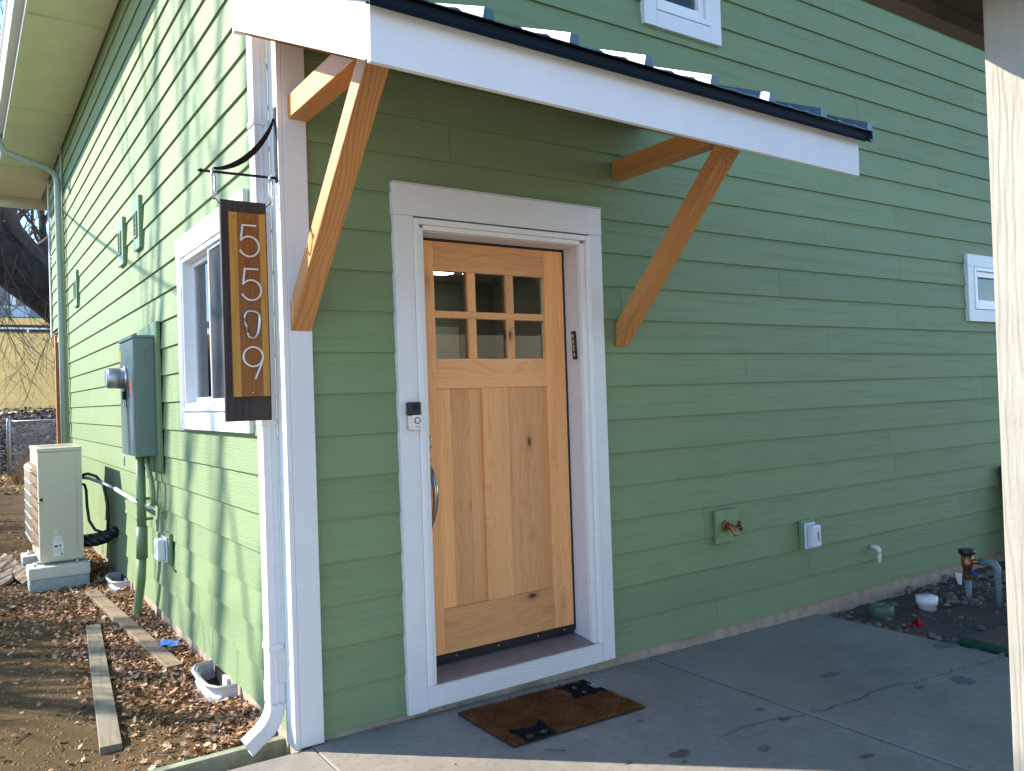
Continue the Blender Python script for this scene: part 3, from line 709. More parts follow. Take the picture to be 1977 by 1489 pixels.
# ------------------------------------------------------------------ porch at the right edge
pp = thing('porch_post', 'rough sawn pale painted wood post at the right edge of the patio', 'post')
def post_mesh():
    mb = MB(); x0, x1, y0, y1 = .866, 1.01, -2.505, -2.356
    mb.box(x0, x1, y0, y1, pz(.94), 2.328); return mb
post_mesh().build('post_shaft', None, pp, .006)
k = NT('rough_sawn_post_paint'); x, y, z = k.sep(k.coord())
v1 = k.comb(k.math('MULTIPLY', z, 1.6), k.math('MULTIPLY', k.math('ADD', x, y), 17.0), 3.0); wp = k.noise(v1, 1.0, 3, .5)
ln = k.math('SINE', k.math('ADD', k.math('MULTIPLY', k.math('ADD', x, y), 330.0), k.math('MULTIPLY', wp, 40.0)))
saw = k.noise(k.comb(k.math('MULTIPLY', z, 70.0), k.math('MULTIPLY', k.math('ADD', x, y), 120.0), 0.0), 1.0, 4, .6)
k.col(k.ramp(k.noise(k.coord(), 8, 4, .6), [(.3, (.245,.225,.19)), (.7, (.29,.27,.23))])); k.rough(.65)
k.bump(k.math('ADD', k.math('MULTIPLY', ln, .5), k.math('MULTIPLY', saw, .9)), .5, .0022)
pp.children[0].data.materials.append(k.m)
pr = thing('carport_roof', 'dark boarded underside of the carport roof in the top right corner', 'roof')
bx('edge_trim', MT['brown_trim'], pr, .615, 6.5, -2.240, -2.200, 2.334, 2.47, .003); bx('edge_trim', MT['brown_trim'], pr, .595, .614, -7.0, -2.200, 2.336, 2.47, .003)
for i in range(32):
    y = -2.242 - i*.146; bx('ceiling_board', MT['sky_roof_brown'], pr, .615, 6.5, y-.143, y, 2.372, 2.39)
for y in (-2.50, -3.8, -5.1): bx('ceiling_joist', MT['brown_trim'], pr, 1.10, 6.5, y-.05, y+.05, 2.312, 2.371, .004)
bx('roof_top', MT['brown_trim'], pr, .58, 6.55, -7.05, -2.18, 2.472, 2.53)

# ------------------------------------------------------------------ hanging house number
br = thing('sign_bracket', 'black curved iron bracket arm on the white corner board', 'bracket')
bx('wall_plate', MT['black_metal'], br, -.0265, -.0225, -.012, .018, 2.345, 2.655, .001)
for z in (2.38, 2.63): MB().cyl((-.0265,.003,z),(-.030,.003,z),.005,10).build('screw', MT['steel'], br)
P = []
for i in range(19):
    t = i/18; x = -.030 - .245*(t**1.25); z = 2.372 + .235*(1-t)**1.75; P.append((x,.003,z))
mb = MB()
for i in range(18):
    pass
wd_ = [.006 + .018*math.sin(math.pi*min(1, (i/18)*.9+.05)) for i in range(19)]
vs = []; fs = []
for i, p in enumerate(P):
    a = Vector(P[max(i-1,0)]); b = Vector(P[min(i+1,18)]); t = (b-a).normalized(); sd = t.cross(Vector((0,1,0)))
    for (s1, s2) in ((-1,-1),(1,-1),(1,1),(-1,1)): q = Vector(p)+sd*(s1*wd_[i]/2)+Vector((0,s2*.004,0)); vs.append(tuple(q))
for i in range(18):
    for q in range(4): fs.append((i*4+q, i*4+(q+1)%4, (i+1)*4+(q+1)%4, (i+1)*4+q))
fs += [(3,2,1,0),(72,73,74,75)]
mb.add(vs, fs).build('arm', MT['black_metal'], br)
MB().tube([(-.0265,.003,2.363),(-.318,.003,2.358),(-.322,.003,2.358),(-.328,.003,2.358),(-.336,.003,2.358)], [.0055,.0055,.010,.006,.002], 10).build('rod', MT['black_metal'], br)
def clip_path(cx, cy, zt, h, w_, yaw, n=28):
    pts = []
    for i in range(n):
        a = 2*math.pi*i/n; ww = w_/2*(1.0 - .22*math.sin(a)*-1)
        u = ww*math.cos(a); zz = zt - h/2 + h/2*math.sin(a)
        pts.append((cx + u*math.cos(yaw), cy + u*math.sin(yaw), zz))
    return pts + [pts[0]]
for (cx, lab, yaw) in ((-.275, 'steel carabiner clip at the outer end of the bracket rod', R(62)), (-.048, 'steel carabiner clip beside the white corner board', R(58))):
    c_ = thing('carabiner', lab, 'carabiner', (cx, .003, 2.25), 'clips holding the house number sign')
    o = MB().tube(clip_path(cx, .003, 2.370, .118, .046, yaw), .0046, 10, False).build('hook_body', MT['steel']); at0(o, c_)
    pth = clip_path(cx, .003, 2.370, .118, .046, yaw)
    o = MB().tube([pth[25], pth[26], pth[27], pth[0], pth[1], pth[2], pth[3]], .0062, 10).build('gate', MT['steel']); at0(o, c_)
sg = thing('house_number_sign', 'hanging wooden sign reading 5509 on dark board beside the corner', 'sign')
SX0, SX1, SZ0, SZ1, SY = -.254, -.071, 1.373, 2.254, .000
bx('backing_board', MT['sign_dark'], sg, SX0, SX1, SY, SY+.022, SZ0, SZ1, .003)
bx('number_panel', MT['sign_mid'], sg, -.226, -.082, SY-.019, SY-.0005, 1.470, 2.203, .0025)
MT['panel_pale'] = wood_mat('cedar_sapwood', (.58,.30,.055), (.40,.18,.03), 'z', 110, .35, False)
for (a, b) in ((-.2258,-.196), (-.1085,-.0822)): bx('pale_stave', MT['panel_pale'], sg, a, b, SY-.0196, SY-.010, 1.4704, 2.2026)
for z in (2.186, 1.486):
    for x in (-.205, -.152, -.100): MB().cyl((x,SY-.019,z),(x,SY-.021,z),.0036,10).build('screw', MT['nickel'], sg)
for x in (-.262, -.063):
    MB().tube([(x+(.010 if x < -.1 else -.010), SY+.008, 2.235),(x, SY+.004, 2.245),(x-(.008 if x < -.1 else -.010), .003, 2.256)], .0018, 8).build('wire_loop', MT['black_metal'], sg)
DYs = SY-.027
def five(zt, dx=0):
    x0 = -.176+dx
    pts = [(x0+.052, DYs, zt),(x0, DYs, zt),(x0-.009, DYs, zt-.062)]
    pts2 = arc(x0+.023, zt-.084, .040, 137, -158, DYs, 26, .98)
    return pts, pts2
for (zt, dx) in ((2.151, 0), (1.977, .004)):
    a, b = five(zt, dx); m = MB()
    m.ribbon([a[0], a[1]], .0062, .010, (0,1,0)); m.ribbon([(a[1][0]-.0005,DYs,a[1][2]+.0035), a[2]], .0062, .0098, (0,1,0)); m.ribbon([a[2]]+b, .0062, .0096, (0,1,0))
    m.build('digit_five', MT['alu'], sg)
m = MB(); m.ribbon(arc(-.149, 1.628, .0385, 0, 360, DYs, 36), .0062, .010, (0,1,0)); m.ribbon([(-.1112,DYs,1.622),(-.118,DYs,1.598),(-.143,DYs,1.540)], .0062, .0098, (0,1,0)); m.build('digit_nine', MT['alu'], sg)
zc = 1.757; loop = [(-.178,zc+.030),(-.172,zc+.046),(-.158,zc+.054),(-.136,zc+.052),(-.122,zc+.043),(-.118,zc+.028),(-.121,zc+.0),(-.127,zc-.032),(-.136,zc-.049),(-.150,zc-.055),(-.163,zc-.049),(-.168,zc-.036),(-.172,zc-.004),(-.178,zc+.030)]
MB().tube([(x, SY-.026, z) for x, z in loop], .0052, 10, False).build('carabiner_zero', MT['steel'], sg)
MB().tube([(-.1685,SY-.0262,zc-.034),(-.177,SY-.0262,zc+.026)], .0066, 10).build('carabiner_gate', MT['nickel'], sg)

# ------------------------------------------------------------------ small things on the front wall
db = thing('video_doorbell', 'silver and black video doorbell on the left door casing', 'doorbell')
bx('body', MT['steel'], db, .519, .585, -.046, -.0225, 1.300, 1.368, .004); bx('camera_cover', MT['black_plastic'], db, .519, .585, -.046, -.0225, 1.3685, 1.425, .004)
MB().cyl((.558,-.0462,1.400),(.558,-.0485,1.400),.014,24).build('lens', MT['black'], db)
m = MB(); m.tube([(.563+.013*math.cos(a), -.0475, 1.343+.013*math.sin(a)) for a in [2*math.pi*i/24 for i in range(25)]], .0022, 8, False); m.build('button_ring', MT['black_metal'], db)
bx('face_plate', MT['white'], db, .538, .5845, -.0468, -.0461, 1.302, 1.367)
MB().cyl((.563,-.0468,1.343),(.563,-.0482,1.343),.0105,24).build('button', MT['white'], db)
fc = bpy.data.curves.new('lettering', 'FONT'); fc.body = 'ring'; fc.size = .016; fc.align_x = 'CENTER'
fo = bpy.data.objects.new('lettering_source', fc); COL.objects.link(fo); fo.rotation_euler = (R(90),0,0); fo.location = (.563,-.0474,1.312)
bpy.context.view_layer.update()
me = bpy.data.meshes.new_from_object(fo.evaluated_get(bpy.context.evaluated_depsgraph_get())); me.transform(fo.matrix_world)
bpy.data.objects.remove(fo); lo = bpy.data.objects.new('lettering', me); me.materials.clear(); me.materials.append(MT['box_grey']); COL.objects.link(lo); lo.parent = db
orn = thing('doorpost_case', 'small black framed floral case fixed to the right door jamb', 'ornament')
MB().hexa([(1.5395,.036,1.617),(1.5525,.036,1.617),(1.5525,.064,1.617),(1.5395,.064,1.617)],[(1.5395,.044,1.765),(1.5525,.044,1.765),(1.5525,.072,1.765),(1.5395,.072,1.765)]).build('case', MT['black_plastic'], orn, .002)
k = NT('orange_floral_print'); vn = k.voro(k.coord(), 70); k.col(k.ramp(vn.outputs['Distance'], [(.25, (.45,.13,.03)), (.45, (.62,.52,.40)), (.7, (.05,.03,.02))])); MT['floral'] = k.m
MB().hexa([(1.5388,.042,1.632),(1.5394,.042,1.632),(1.5394,.059,1.632),(1.5388,.059,1.632)],[(1.5388,.049,1.750),(1.5394,.049,1.750),(1.5394,.067,1.750),(1.5388,.067,1.750)]).build('floral_insert', MT['floral'], orn)
hb = thing('hose_bib', 'brass garden tap with round handle on a green mounting block', 'tap')
bx('mounting_block', MT['green'], hb, 2.487, 2.680, -.022, -.0005, .542, .733, .003)
MB().cyl((2.565,-.022,.640),(2.565,-.032,.640),.034,22).build('flange', MT['brass'], hb, .002)
MB().tube([(2.565,-.032,.640),(2.567,-.058,.638),(2.570,-.075,.622),(2.573,-.086,.600),(2.574,-.090,.588)], [.014,.017,.016,.012,.013], 14).build('spout', MT['brass'], hb)
MB().tube([(2.568,-.062,.632),(2.590,-.072,.638),(2.612,-.082,.642)], [.012,.009,.006], 12).build('valve_stem', MT['brass'], hb)
m = MB(); nrm = Vector((.92,-.38,.1)).normalized(); u_ = nrm.cross(Vector((0,0,1))).normalized(); v_ = nrm.cross(u_); c_ = Vector((2.616,-.085,.642))
m.tube([c_+(u_*math.cos(a)+v_*math.sin(a))*.025 for a in [2*math.pi*i/22 for i in range(23)]], .006, 8, False)
for q in range(4): a = q*math.pi/2; m.tube([c_, c_+(u_*math.cos(a)+v_*math.sin(a))*.023], .005, 6)
m.build('handle_wheel', MT['brass'], hb)
def outlet_cover(name, lab, side, u0, u1, z0, z1, bu0, bu1, bz0, bz1):
    t = thing(name, lab, 'outlet cover')
    def B(n, mat, a, b, o0, o1, c, d, bev):
        return bx(n, MT[mat], t, a, b, o0, o1, c, d, bev) if side == 'front' else bx(n, MT[mat], t, o0, o1, a, b, c, d, bev)
    B('mounting_block', 'green', u0, u1, -.022, -.0005, z0, z1, .003)
    B('base_plate', 'outlet', bu0, bu1, -.036, -.0225, bz0, bz1, .004)
    B('bubble_cover', 'outlet', bu0+.008, bu1-.008, -.088, -.0365, bz0+.012, bz1-.008, .014)
    B('hinge', 'outlet', bu0+.010, bu0+.022, -.050, -.0365, bz0+.004, bz0+.012, .002)
    B('window_slot', 'box_grey', bu0+.048, bu0+.062, -.0895, -.0881, bz0+.055, bz1-.05, 0)
    return t
outlet_cover('outlet_cover', 'white weatherproof outlet cover on the shaded front wall', 'front', 3.262, 3.398, .405, .588, 3.285, 3.385, .408, .570)
outlet_cover('outlet_cover', 'white weatherproof outlet cover on the sunlit side wall', 'left', 2.30, 2.47, .425, .625, 2.33, 2.45, .440, .600)
el = thing('drain_elbow', 'short white pvc elbow pointing down from the front wall', 'pipe')
MB().tube([(4.045,.005,.322),(4.045,-.030,.322),(4.045,-.045,.317),(4.045,-.052,.305),(4.045,-.054,.285)], [.016,.016,.0165,.017,.017], 14).build('elbow', MT['pvc'], el)
MB().tube([(4.045,-.054,.286),(4.045,-.054,.215)], .0125, 14).build('pipe_end', MT['pvc'], el)
# backflow valve
bv = thing('backflow_valve', 'brass backflow valve on grey pipes in the planting bed', 'valve')
MT['grey_pipe'] = plain('grey_pvc', (.16,.20,.23), .45, var=.15)
MB().tube([(4.556,-.38,-.12),(4.556,-.38,.09)], .020, 14).build('riser_pipe', MT['grey_pipe'], bv)
MB().tube([(4.556,-.38,.085),(4.556,-.38,.10),(4.556,-.38,.17),(4.556,-.38,.175),(4.556,-.38,.19),(4.556,-.38,.255)], [.026,.030,.028,.036,.038,.040], 18).build('valve_body', MT['brass'], bv)
MB().tube([(4.556,-.38,.256),(4.556,-.38,.268),(4.556,-.38,.290)], [.050,.054,.050], 20).build('cap', MT['black_plastic'], bv, .003)
MB().tube([(4.556,-.38,.205),(4.556,-.47,.215)], .019, 14).build('union', MT['brass'], bv)
MB().tube([(4.556,-.46,.215),(4.556,-.53,.220),(4.556,-.558,.212),(4.556,-.572,.19),(4.556,-.575,.15),(4.556,-.578,-.12)], [.022,.024,.025,.025,.021,.020], 14).build('return_pipe', MT['grey_pipe'], bv)
MB().hexa([(4.53,-.350,.045),(4.54,-.320,.045),(4.542,-.320,.045),(4.532,-.350,.045)],[(4.53,-.355,.125),(4.54,-.300,.120),(4.542,-.300,.120),(4.532,-.355,.125)]).build('paper_tag', MT['white'], bv)
MT['blue'] = plain('blue_plastic', (.02,.05,.30), .4); MB().tube([(4.54,-.40,.14),(4.53,-.45,.135)], .012, 8).build('blue_lever', MT['blue'], bv)
pc = thing('pipe_cap', 'round white pipe cap standing on the dark soil', 'pipe cap', (4.16,-.31,-.08))
o = MB().tube([(4.16,-.31,-.09),(4.16,-.31,-.03),(4.16,-.31,-.028),(4.16,-.31,.022),(4.16,-.31,.024),(4.16,-.31,.010)], [.055,.055,.066,.068,.058,.056], 28).build('cap_body', MT['white']); at0(o, pc)
gc = thing('cleanout_cap', 'round green cleanout cap with a slot beside the foundation', 'drain cap', (3.80,-.21,-.08))
MT['green_pl'] = plain('green_plastic', (.075,.125,.09), .5, var=.1)
o = MB().tube([(3.80,-.21,-.10),(3.80,-.21,-.02),(3.80,-.21,.002),(3.80,-.21,.006)], [.075,.075,.072,.066], 24).build('cap_body', MT['green_pl']); at0(o, gc)
o = MB().box(3.76,3.84,-.216,-.204,.0065,.016).build('grip_bar', MT['green_pl'], None, .002); at0(o, gc)
MT['red'] = plain('red_plastic', (.55,.010,.020), .35, var=.3)
m = MB(); r_ = random.Random(2)
for i in range(26):
    a, b = r_.uniform(0,6.28), r_.uniform(.1,1.5); d = Vector((math.cos(a)*math.sin(b), math.sin(a)*math.sin(b), math.cos(b)))
    c0 = Vector((3.735,-.475,-.062)) + d*.012; s_ = d.orthogonal().normalized()*.014; e_ = c0 + d*.030
    m.add([c0-s_*.5, c0+s_*.5, e_+s_, e_-s_], [(0,1,2,3)])
tag(m.build('red_bow', MT['red']), 'crumpled red bow lying on the dark soil', 'bow')
gb = thing('green_edged_board', 'flat brown board with a green front edge lying beside the patio', 'board', (3.8,-1.2,-.06))
MT['brown_board'] = wood_mat('brown_board', (.11,.062,.04), (.06,.032,.02), 'y', 150, .8, False)
MT['dark_green'] = plain('dark_green_paint', (.012,.06,.035), .5)
o = MB().hexa([(3.555,-.84,-.06),(3.50,-1.62,-.06),(4.15,-1.70,-.05),(4.20,-.95,-.05)],[(3.555,-.84,-.012),(3.50,-1.62,-.012),(4.15,-1.70,-.004),(4.20,-.95,-.004)]).build('board_face', MT['brown_board']); at0(o, gb)
o = MB().hexa([(3.545,-.835,-.06),(3.490,-1.62,-.06),(3.4985,-1.62,-.06),(3.5535,-.835,-.06)],[(3.545,-.835,-.004),(3.490,-1.62,-.004),(3.4985,-1.62,-.004),(3.5535,-.835,-.004)]).build('green_edge', MT['dark_green']); at0(o, gb)
lp = thing('leaning_board', 'dark brown board leaning on the wall half hidden behind the post', 'board', (5.86,-.1,-.05))
o = MB().hexa([(5.80,-.34,-.06),(6.6,-.34,-.06),(6.6,-.30,-.06),(5.80,-.30,-.06)],[(5.80,-.06,.74),(6.6,-.06,.74),(6.6,-.02,.74),(5.80,-.02,.74)]).build('board_face', MT['brown_board']); at0(o, lp)

# ------------------------------------------------------------------ door mat
mat = thing('door_mat', 'brown coir door mat with two black cats in front of the door', 'door mat', (1.06,-.31,.01))
k = NT('coir'); v = k.coord(); n1 = k.noise(v, 7, 4, .6); isl = k.island()
c = k.ramp(k.math('ADD', k.math('MULTIPLY', n1, .75), k.math('MULTIPLY', isl, .3)), [(.3, (.085,.030,.010)), (.55, (.23,.085,.028)), (.85, (.36,.16,.060))])
k.col(c); k.rough(.9); k.spec(.1); MT['coir'] = k.m
k = NT('black_pile'); k.col(k.ramp(k.island(), [(.2, (.008,.009,.012)), (.9, (.030,.032,.038))])); k.rough(.9); k.spec(.15); MT['pile_black'] = k.m
k = NT('yellow_pile'); k.col(k.ramp(k.island(), [(.2, (.25,.20,.05)), (.9, (.42,.35,.12))])); k.rough(.9); MT['pile_yellow'] = k.m
k = NT('grey_pile'); k.col(k.ramp(k.island(), [(.2, (.36,.35,.38)), (.9, (.55,.54,.58))])); k.rough(.9); MT['pile_grey'] = k.m
def mz(x): return pz(x) + .004
mx0, mx1, my0, my1 = .698, 1.418, -.527, -.085
m = MB(); m.hexa([(mx0,my0,mz(mx0)),(mx1,my0,mz(mx1)),(mx1,my1,mz(mx1)),(mx0,my1,mz(mx0))],[(mx0,my0,mz(mx0)+.006),(mx1,my0,mz(mx1)+.006),(mx1,my1,mz(mx1)+.006),(mx0,my1,mz(mx0)+.006)])
at0(m.build('backing', MT['black']), mat)
cat1 = [(.766,-.386),(.805,-.404),(.849,-.411),(.891,-.417),(.919,-.382),(.938,-.38),(.935,-.417),(.925,-.472),(.923,-.512),(.907,-.60),(.75,-.60),(.756,-.517),(.764,-.471),(.754,-.424)]
cat2 = [(1.216,-.097),(1.246,-.095),(1.274,-.108),(1.313,-.095),(1.372,-.124),(1.399,-.08),(1.43,-.08),(1.43,-.291),(1.386,-.273),(1.354,-.264),(1.333,-.282),(1.278,-.272),(1.22,-.281),(1.218,-.257),(1.241,-.215),(1.251,-.162),(1.236,-.132)]
bow = [(1.393,-.150),(1.43,-.156),(1.43,-.220),(1.386,-.214)]
def inside(p, poly):
    x, y = p; c_ = False
    for i in range(len(poly)):
        (x0, y0), (x1, y1) = poly[i], poly[i-1]
        if (y0 > y) != (y1 > y) and x < (x1-x0)*(y-y0)/(y1-y0)+x0: c_ = not c_
    return c_
eyes = [(.805,-.495,.018,.011),(.876,-.490,.018,.011),(1.31,-.153,.011,.014),(1.31,-.228,.011,.014)]
fib = {'coir': MB(), 'pile_black': MB(), 'pile_yellow': MB(), 'pile_grey': MB()}; r_ = random.Random(11)
for i in range(30000):
    x = r_.uniform(mx0, mx1); y = r_.uniform(my0, my1)
    kind = 'coir'
    if inside((x, y), cat1) or inside((x, y), cat2): kind = 'pile_black'
    if inside((x, y), bow): kind = 'pile_grey'
    for (ex, ey, a, b) in eyes:
        d = ((x-ex)/a)**2 + ((y-ey)/b)**2
        if d < 1: kind = 'pile_yellow' if d > .12 else 'pile_black'
    h = r_.uniform(.008, .014)*(.9 if kind == 'coir' else .8); a = r_.uniform(0, 6.28); l_ = r_.uniform(0, .007); b = r_.uniform(0, 6.28); w_ = .0022
    z = mz(x)+.0055; dx, dy = math.cos(a)*w_, math.sin(a)*w_
    fib[kind].add([(x-dx,y-dy,z),(x+dx,y+dy,z),(x+l_*math.cos(b),y+l_*math.sin(b),z+h)], [(0,1,2)])
for kx, nm in (('coir','coir_pile'),('pile_black','cat_pattern'),('pile_yellow','cat_eyes'),('pile_grey','cat_bow')):
    at0(fib[kx].build(nm, MT[kx], None, kind='stuff'), mat)

# ------------------------------------------------------------------ meter and conduits on the side wall
mt = thing('electric_meter_box', 'tall grey electric meter box with round meter on the side wall', 'meter box')
bx('mounting_board', MT['green'], mt, -.024, -.0005, 2.505, 3.22, 1.012, 2.012, .003)
bx('cabinet', MT['box_grey'], mt, -.148, -.0245, 2.594, 3.155, 1.115, 1.905, .004)
bx('cover', MT['box_grey'], mt, -.1525, -.1485, 2.600, 3.150, 1.118, 1.895, .001)
bx('lid', MT['box_grey'], mt, -.158, -.022, 2.588, 3.162, 1.9055, 1.925, .004)
for z in (1.22, 1.80): bx('knockout', MT['box_grey'], mt, -.115, -.085, 2.5905, 2.5938, z-.03, z+.03, .001)
MB().tube([(-.153,2.93,1.65),(-.168,2.93,1.65)], [.090,.084], 28).build('meter_ring', MT['steel'], mt)
MB().tube([(-.168,2.93,1.65),(-.262,2.93,1.65),(-.272,2.93,1.65)], [.073,.070,.060], 28).build('meter_body', MT['galv'], mt)
MB().cyl((-.2725,2.93,1.65),(-.276,2.93,1.65),.056,24).build('meter_glass', MT['white'], mt)
bx('latch', MT['black_metal'], mt, -.175, -.153, 2.90, 2.96, 1.50, 1.56, .003); bx('padlock', MT['steel'], mt, -.176, -.154, 2.90, 2.93, 1.45, 1.497, .003)
MT['red_label'] = plain('red_label', (.75,.08,.05), .5); MT['yellow_label'] = plain('yellow_label', (.75,.50,.03), .5)
for z in (1.545, 1.575, 1.605): bx('red_sticker', MT['red_label'], mt, -.1535, -.1526, 2.70, 2.76, z-.010, z+.012)
bx('yellow_sticker', MT['yellow_label'], mt, -.1535, -.1526, 3.09, 3.13, 1.77, 1.85)
MB().tube([(-.150,3.06,1.117),(-.152,3.06,1.08)], .003, 6).build('seal_wire', MT['steel'], mt); bx('seal_tag', MT['steel'], mt, -.156, -.150, 3.04, 3.08, 1.035, 1.08, .001)
cd = thing('electrical_conduit', 'thick green conduit running from the meter box into the ground', 'conduit')
MB().tube([(-.085,2.85,1.114),(-.085,2.85,.80),(-.085,2.86,.60)], .031, 16).build('upper_pipe', MT['green'], cd)
MB().tube([(-.085,2.86,.62),(-.087,2.87,.40)], .038, 16).build('coupling', MT['green'], cd)
MB().tube([(-.087,2.87,.42),(-.092,2.90,.25),(-.103,2.98,.05),(-.112,3.02,-.12)], .031, 16).build('lower_pipe', MT['green'], cd)
for z in (.80, .66): MB().box(-.12,-.0125,2.84,2.875,z,z+.018).build('pipe_strap', MT['green'], cd, .002)
MB().tube([(-.07,2.70,1.114),(-.07,2.68,1.05),(-.065,2.58,.95),(-.062,2.55,.87),(-.062,2.57,.80),(-.064,2.64,.775),(-.07,2.74,.775)], .016, 12).build('small_conduit', MT['green'], cd)
MB().tube([(-.065,2.58,.785),(-.065,2.70,.775)], .022, 12).build('elbow_fitting', MT['pvc'], cd)

# ------------------------------------------------------------------ outdoor unit
ac = thing('outdoor_heat_pump', 'beige outdoor heat pump unit standing on blocks by the side wall', 'heat pump', (-.42,5.0,.15))
def A(name, mat, x0, x1, y0, y1, z0, z1, bev=0): o = bx(name, MT[mat], None, x0, x1, y0, y1, z0, z1, bev); at0(o, ac); return o
A('casing', 'ac_paint', -.580, -.252, 4.60, 5.45, .172, 1.092, .008); A('top_panel', 'ac_paint', -.585, -.247, 4.595, 5.455, 1.0925, 1.128, .008)
for y in (4.75, 4.92, 5.09, 5.26): A('top_rib', 'ac_paint', -.55, -.28, y-.018, y+.018, 1.1285, 1.132, .001)
A('side_panel', 'ac_paint', -.345, -.300, 4.5965, 4.5998, .25, 1.04, .001); A('corner_strip', 'ac_paint', -.283, -.252, 4.597, 4.5998, .20, 1.085, .001)
A('grip_recess', 'black_plastic', -.572, -.548, 4.5985, 4.5999, .685, .712); A('grip', 'ac_paint', -.590, -.552, 4.588, 4.5984, .668, .684, .004)
A('rating_label', 'white', -.480, -.405, 4.5984, 4.5999, .215, .345); A('notice_label', 'pvc', -.483, -.415, 4.5984, 4.5999, .350, .385); A('small_label', 'pvc', -.478, -.442, 4.5984, 4.5999, .400, .440)
A('label_logo', 'black', -.474, -.446, 4.5976, 4.5983, .292, .306); A('label_mark', 'box_grey', -.436, -.424, 4.5976, 4.5983, .290, .314); A('label_code', 'box_grey', -.426, -.408, 4.5976, 4.5983, .222, .236)
for i in range(5): A('label_line', 'box_grey', -.474, -.412 + .006*math.sin(i*3), 4.5977, 4.5983, .243+i*.008, .2445+i*.008)
for i in range(4): A('label_line', 'box_grey', -.476, -.445, 4.5977, 4.5983, .404+i*.009, .4055+i*.009)
for (x, z) in ((-.342,.77),(-.340,.55),(-.335,.19),(-.27,.80),(-.41,1.11)): o = MB().cyl((x,4.594 if z > 1.1 else 4.5998,z),(x,4.590 if z > 1.1 else 4.595,z),.005,10).build('screw', MT['steel']); at0(o, ac)
A('fan_shroud', 'ac_fin', -.583, -.5805, 4.72, 5.40, .30, .98)
m = MB()
for i in range(7): z = .345+i*.098; m.tube([(-.592,4.66,z),(-.632,4.70,z),(-.632,5.39,z),(-.592,5.42,z)], .005, 6)
for y in [4.70+.052*i for i in range(14)]: m.tube([(-.592,y,.985),(-.630,y,.955),(-.630,y,.33),(-.592,y,.300)], .0035, 6)
o = m.build('fan_grille', MT['ac_paint']); at0(o, ac)
for i in range(4): A('coil_opening', 'black', -.2515, -.2505, 4.62, 4.66, .38+i*.095, .44+i*.095)
A('rear_coil', 'ac_fin', -.2515, -.2495, 4.68, 5.40, .25, 1.05)
for y in (4.68, 5.34): A('foot', 'galv', -.60, -.23, y, y+.05, .150, .1715, .002)
for (y0, y1, ta) in ((4.50, 4.80, 'near'), (5.22, 5.50, 'far')):
    b_ = thing('unit_riser', 'speckled riser on a grey concrete block under the %s end of the heat pump' % ta, 'riser', (-.45,y0,-.05), 'blocks under the heat pump')
    o = bx('concrete_block', MT['block'], None, -.665, -.222, y0+.005, y1, -.12, .050, .008); at0(o, b_)
    o = bx('riser_pad', MT['pad_white'], None, -.672, -.215, y0, y1-.01, .0505, .1495, .012); at0(o, b_)
    for x in (-.62, -.30): o = MB().tube([(x,y0+.1,.1495),(x,y0+.1,.165),(x,y0+.1,.166),(x,y0+.1,.185)], [.014,.014,.006,.006], 8).build('anchor_bolt', MT['steel']); at0(o, b_)
ls = thing('insulated_line_set', 'thick black wrapped pipe from the heat pump into the wall', 'pipe')
k = NT('black_foil_wrap'); x, y, z = k.sep(k.coord()); wv = k.math('SINE', k.math('ADD', k.math('MULTIPLY', x, 90.0), k.math('MULTIPLY', z, 120.0))); nn = k.noise(k.coord(), 40, 4, .6)
k.col((.010,.014,.014)); k.rough(.38); k.bump(k.math('ADD', k.math('MULTIPLY', wv, .6), nn), .9, .012); MT['wrap'] = k.m
MB().tube([(-.25,4.72,.305),(-.21,4.68,.305),(-.15,4.64,.312),(-.09,4.60,.330),(-.045,4.56,.36),(.015,4.53,.385)], [.050,.056,.058,.056,.050,.042], 16).build('wrapped_pipe', MT['wrap'], ls)
MB().tube([(-.252,4.70,.87),(-.20,4.66,.885),(-.14,4.62,.86),(-.09,4.58,.78),(-.07,4.56,.65),(-.065,4.55,.50),(-.07,4.56,.38)], .013, 10).build('cable', MT['black_plastic'], ls)
MB().tube([(-.252,4.70,.80),(-.225,4.68,.79),(-.215,4.67,.74),(-.212,4.66,.60),(-.20,4.65,.48),(-.16,4.62,.40),(-.10,4.60,.37)], .012, 10).build('cable', MT['black_plastic'], ls)
MB().tube([(-.252,4.70,.855),(-.20,4.60,.85),(-.13,4.3,.82),(-.08,4.0,.79)], .014, 10).build('flexible_conduit', MT['box_grey'], ls)
MB().tube([(-.08,4.02,.792),(-.065,3.7,.772),(-.063,3.4,.762),(-.070,2.95,.762)], .015, 10).build('rigid_conduit', MT['pvc'], ls)

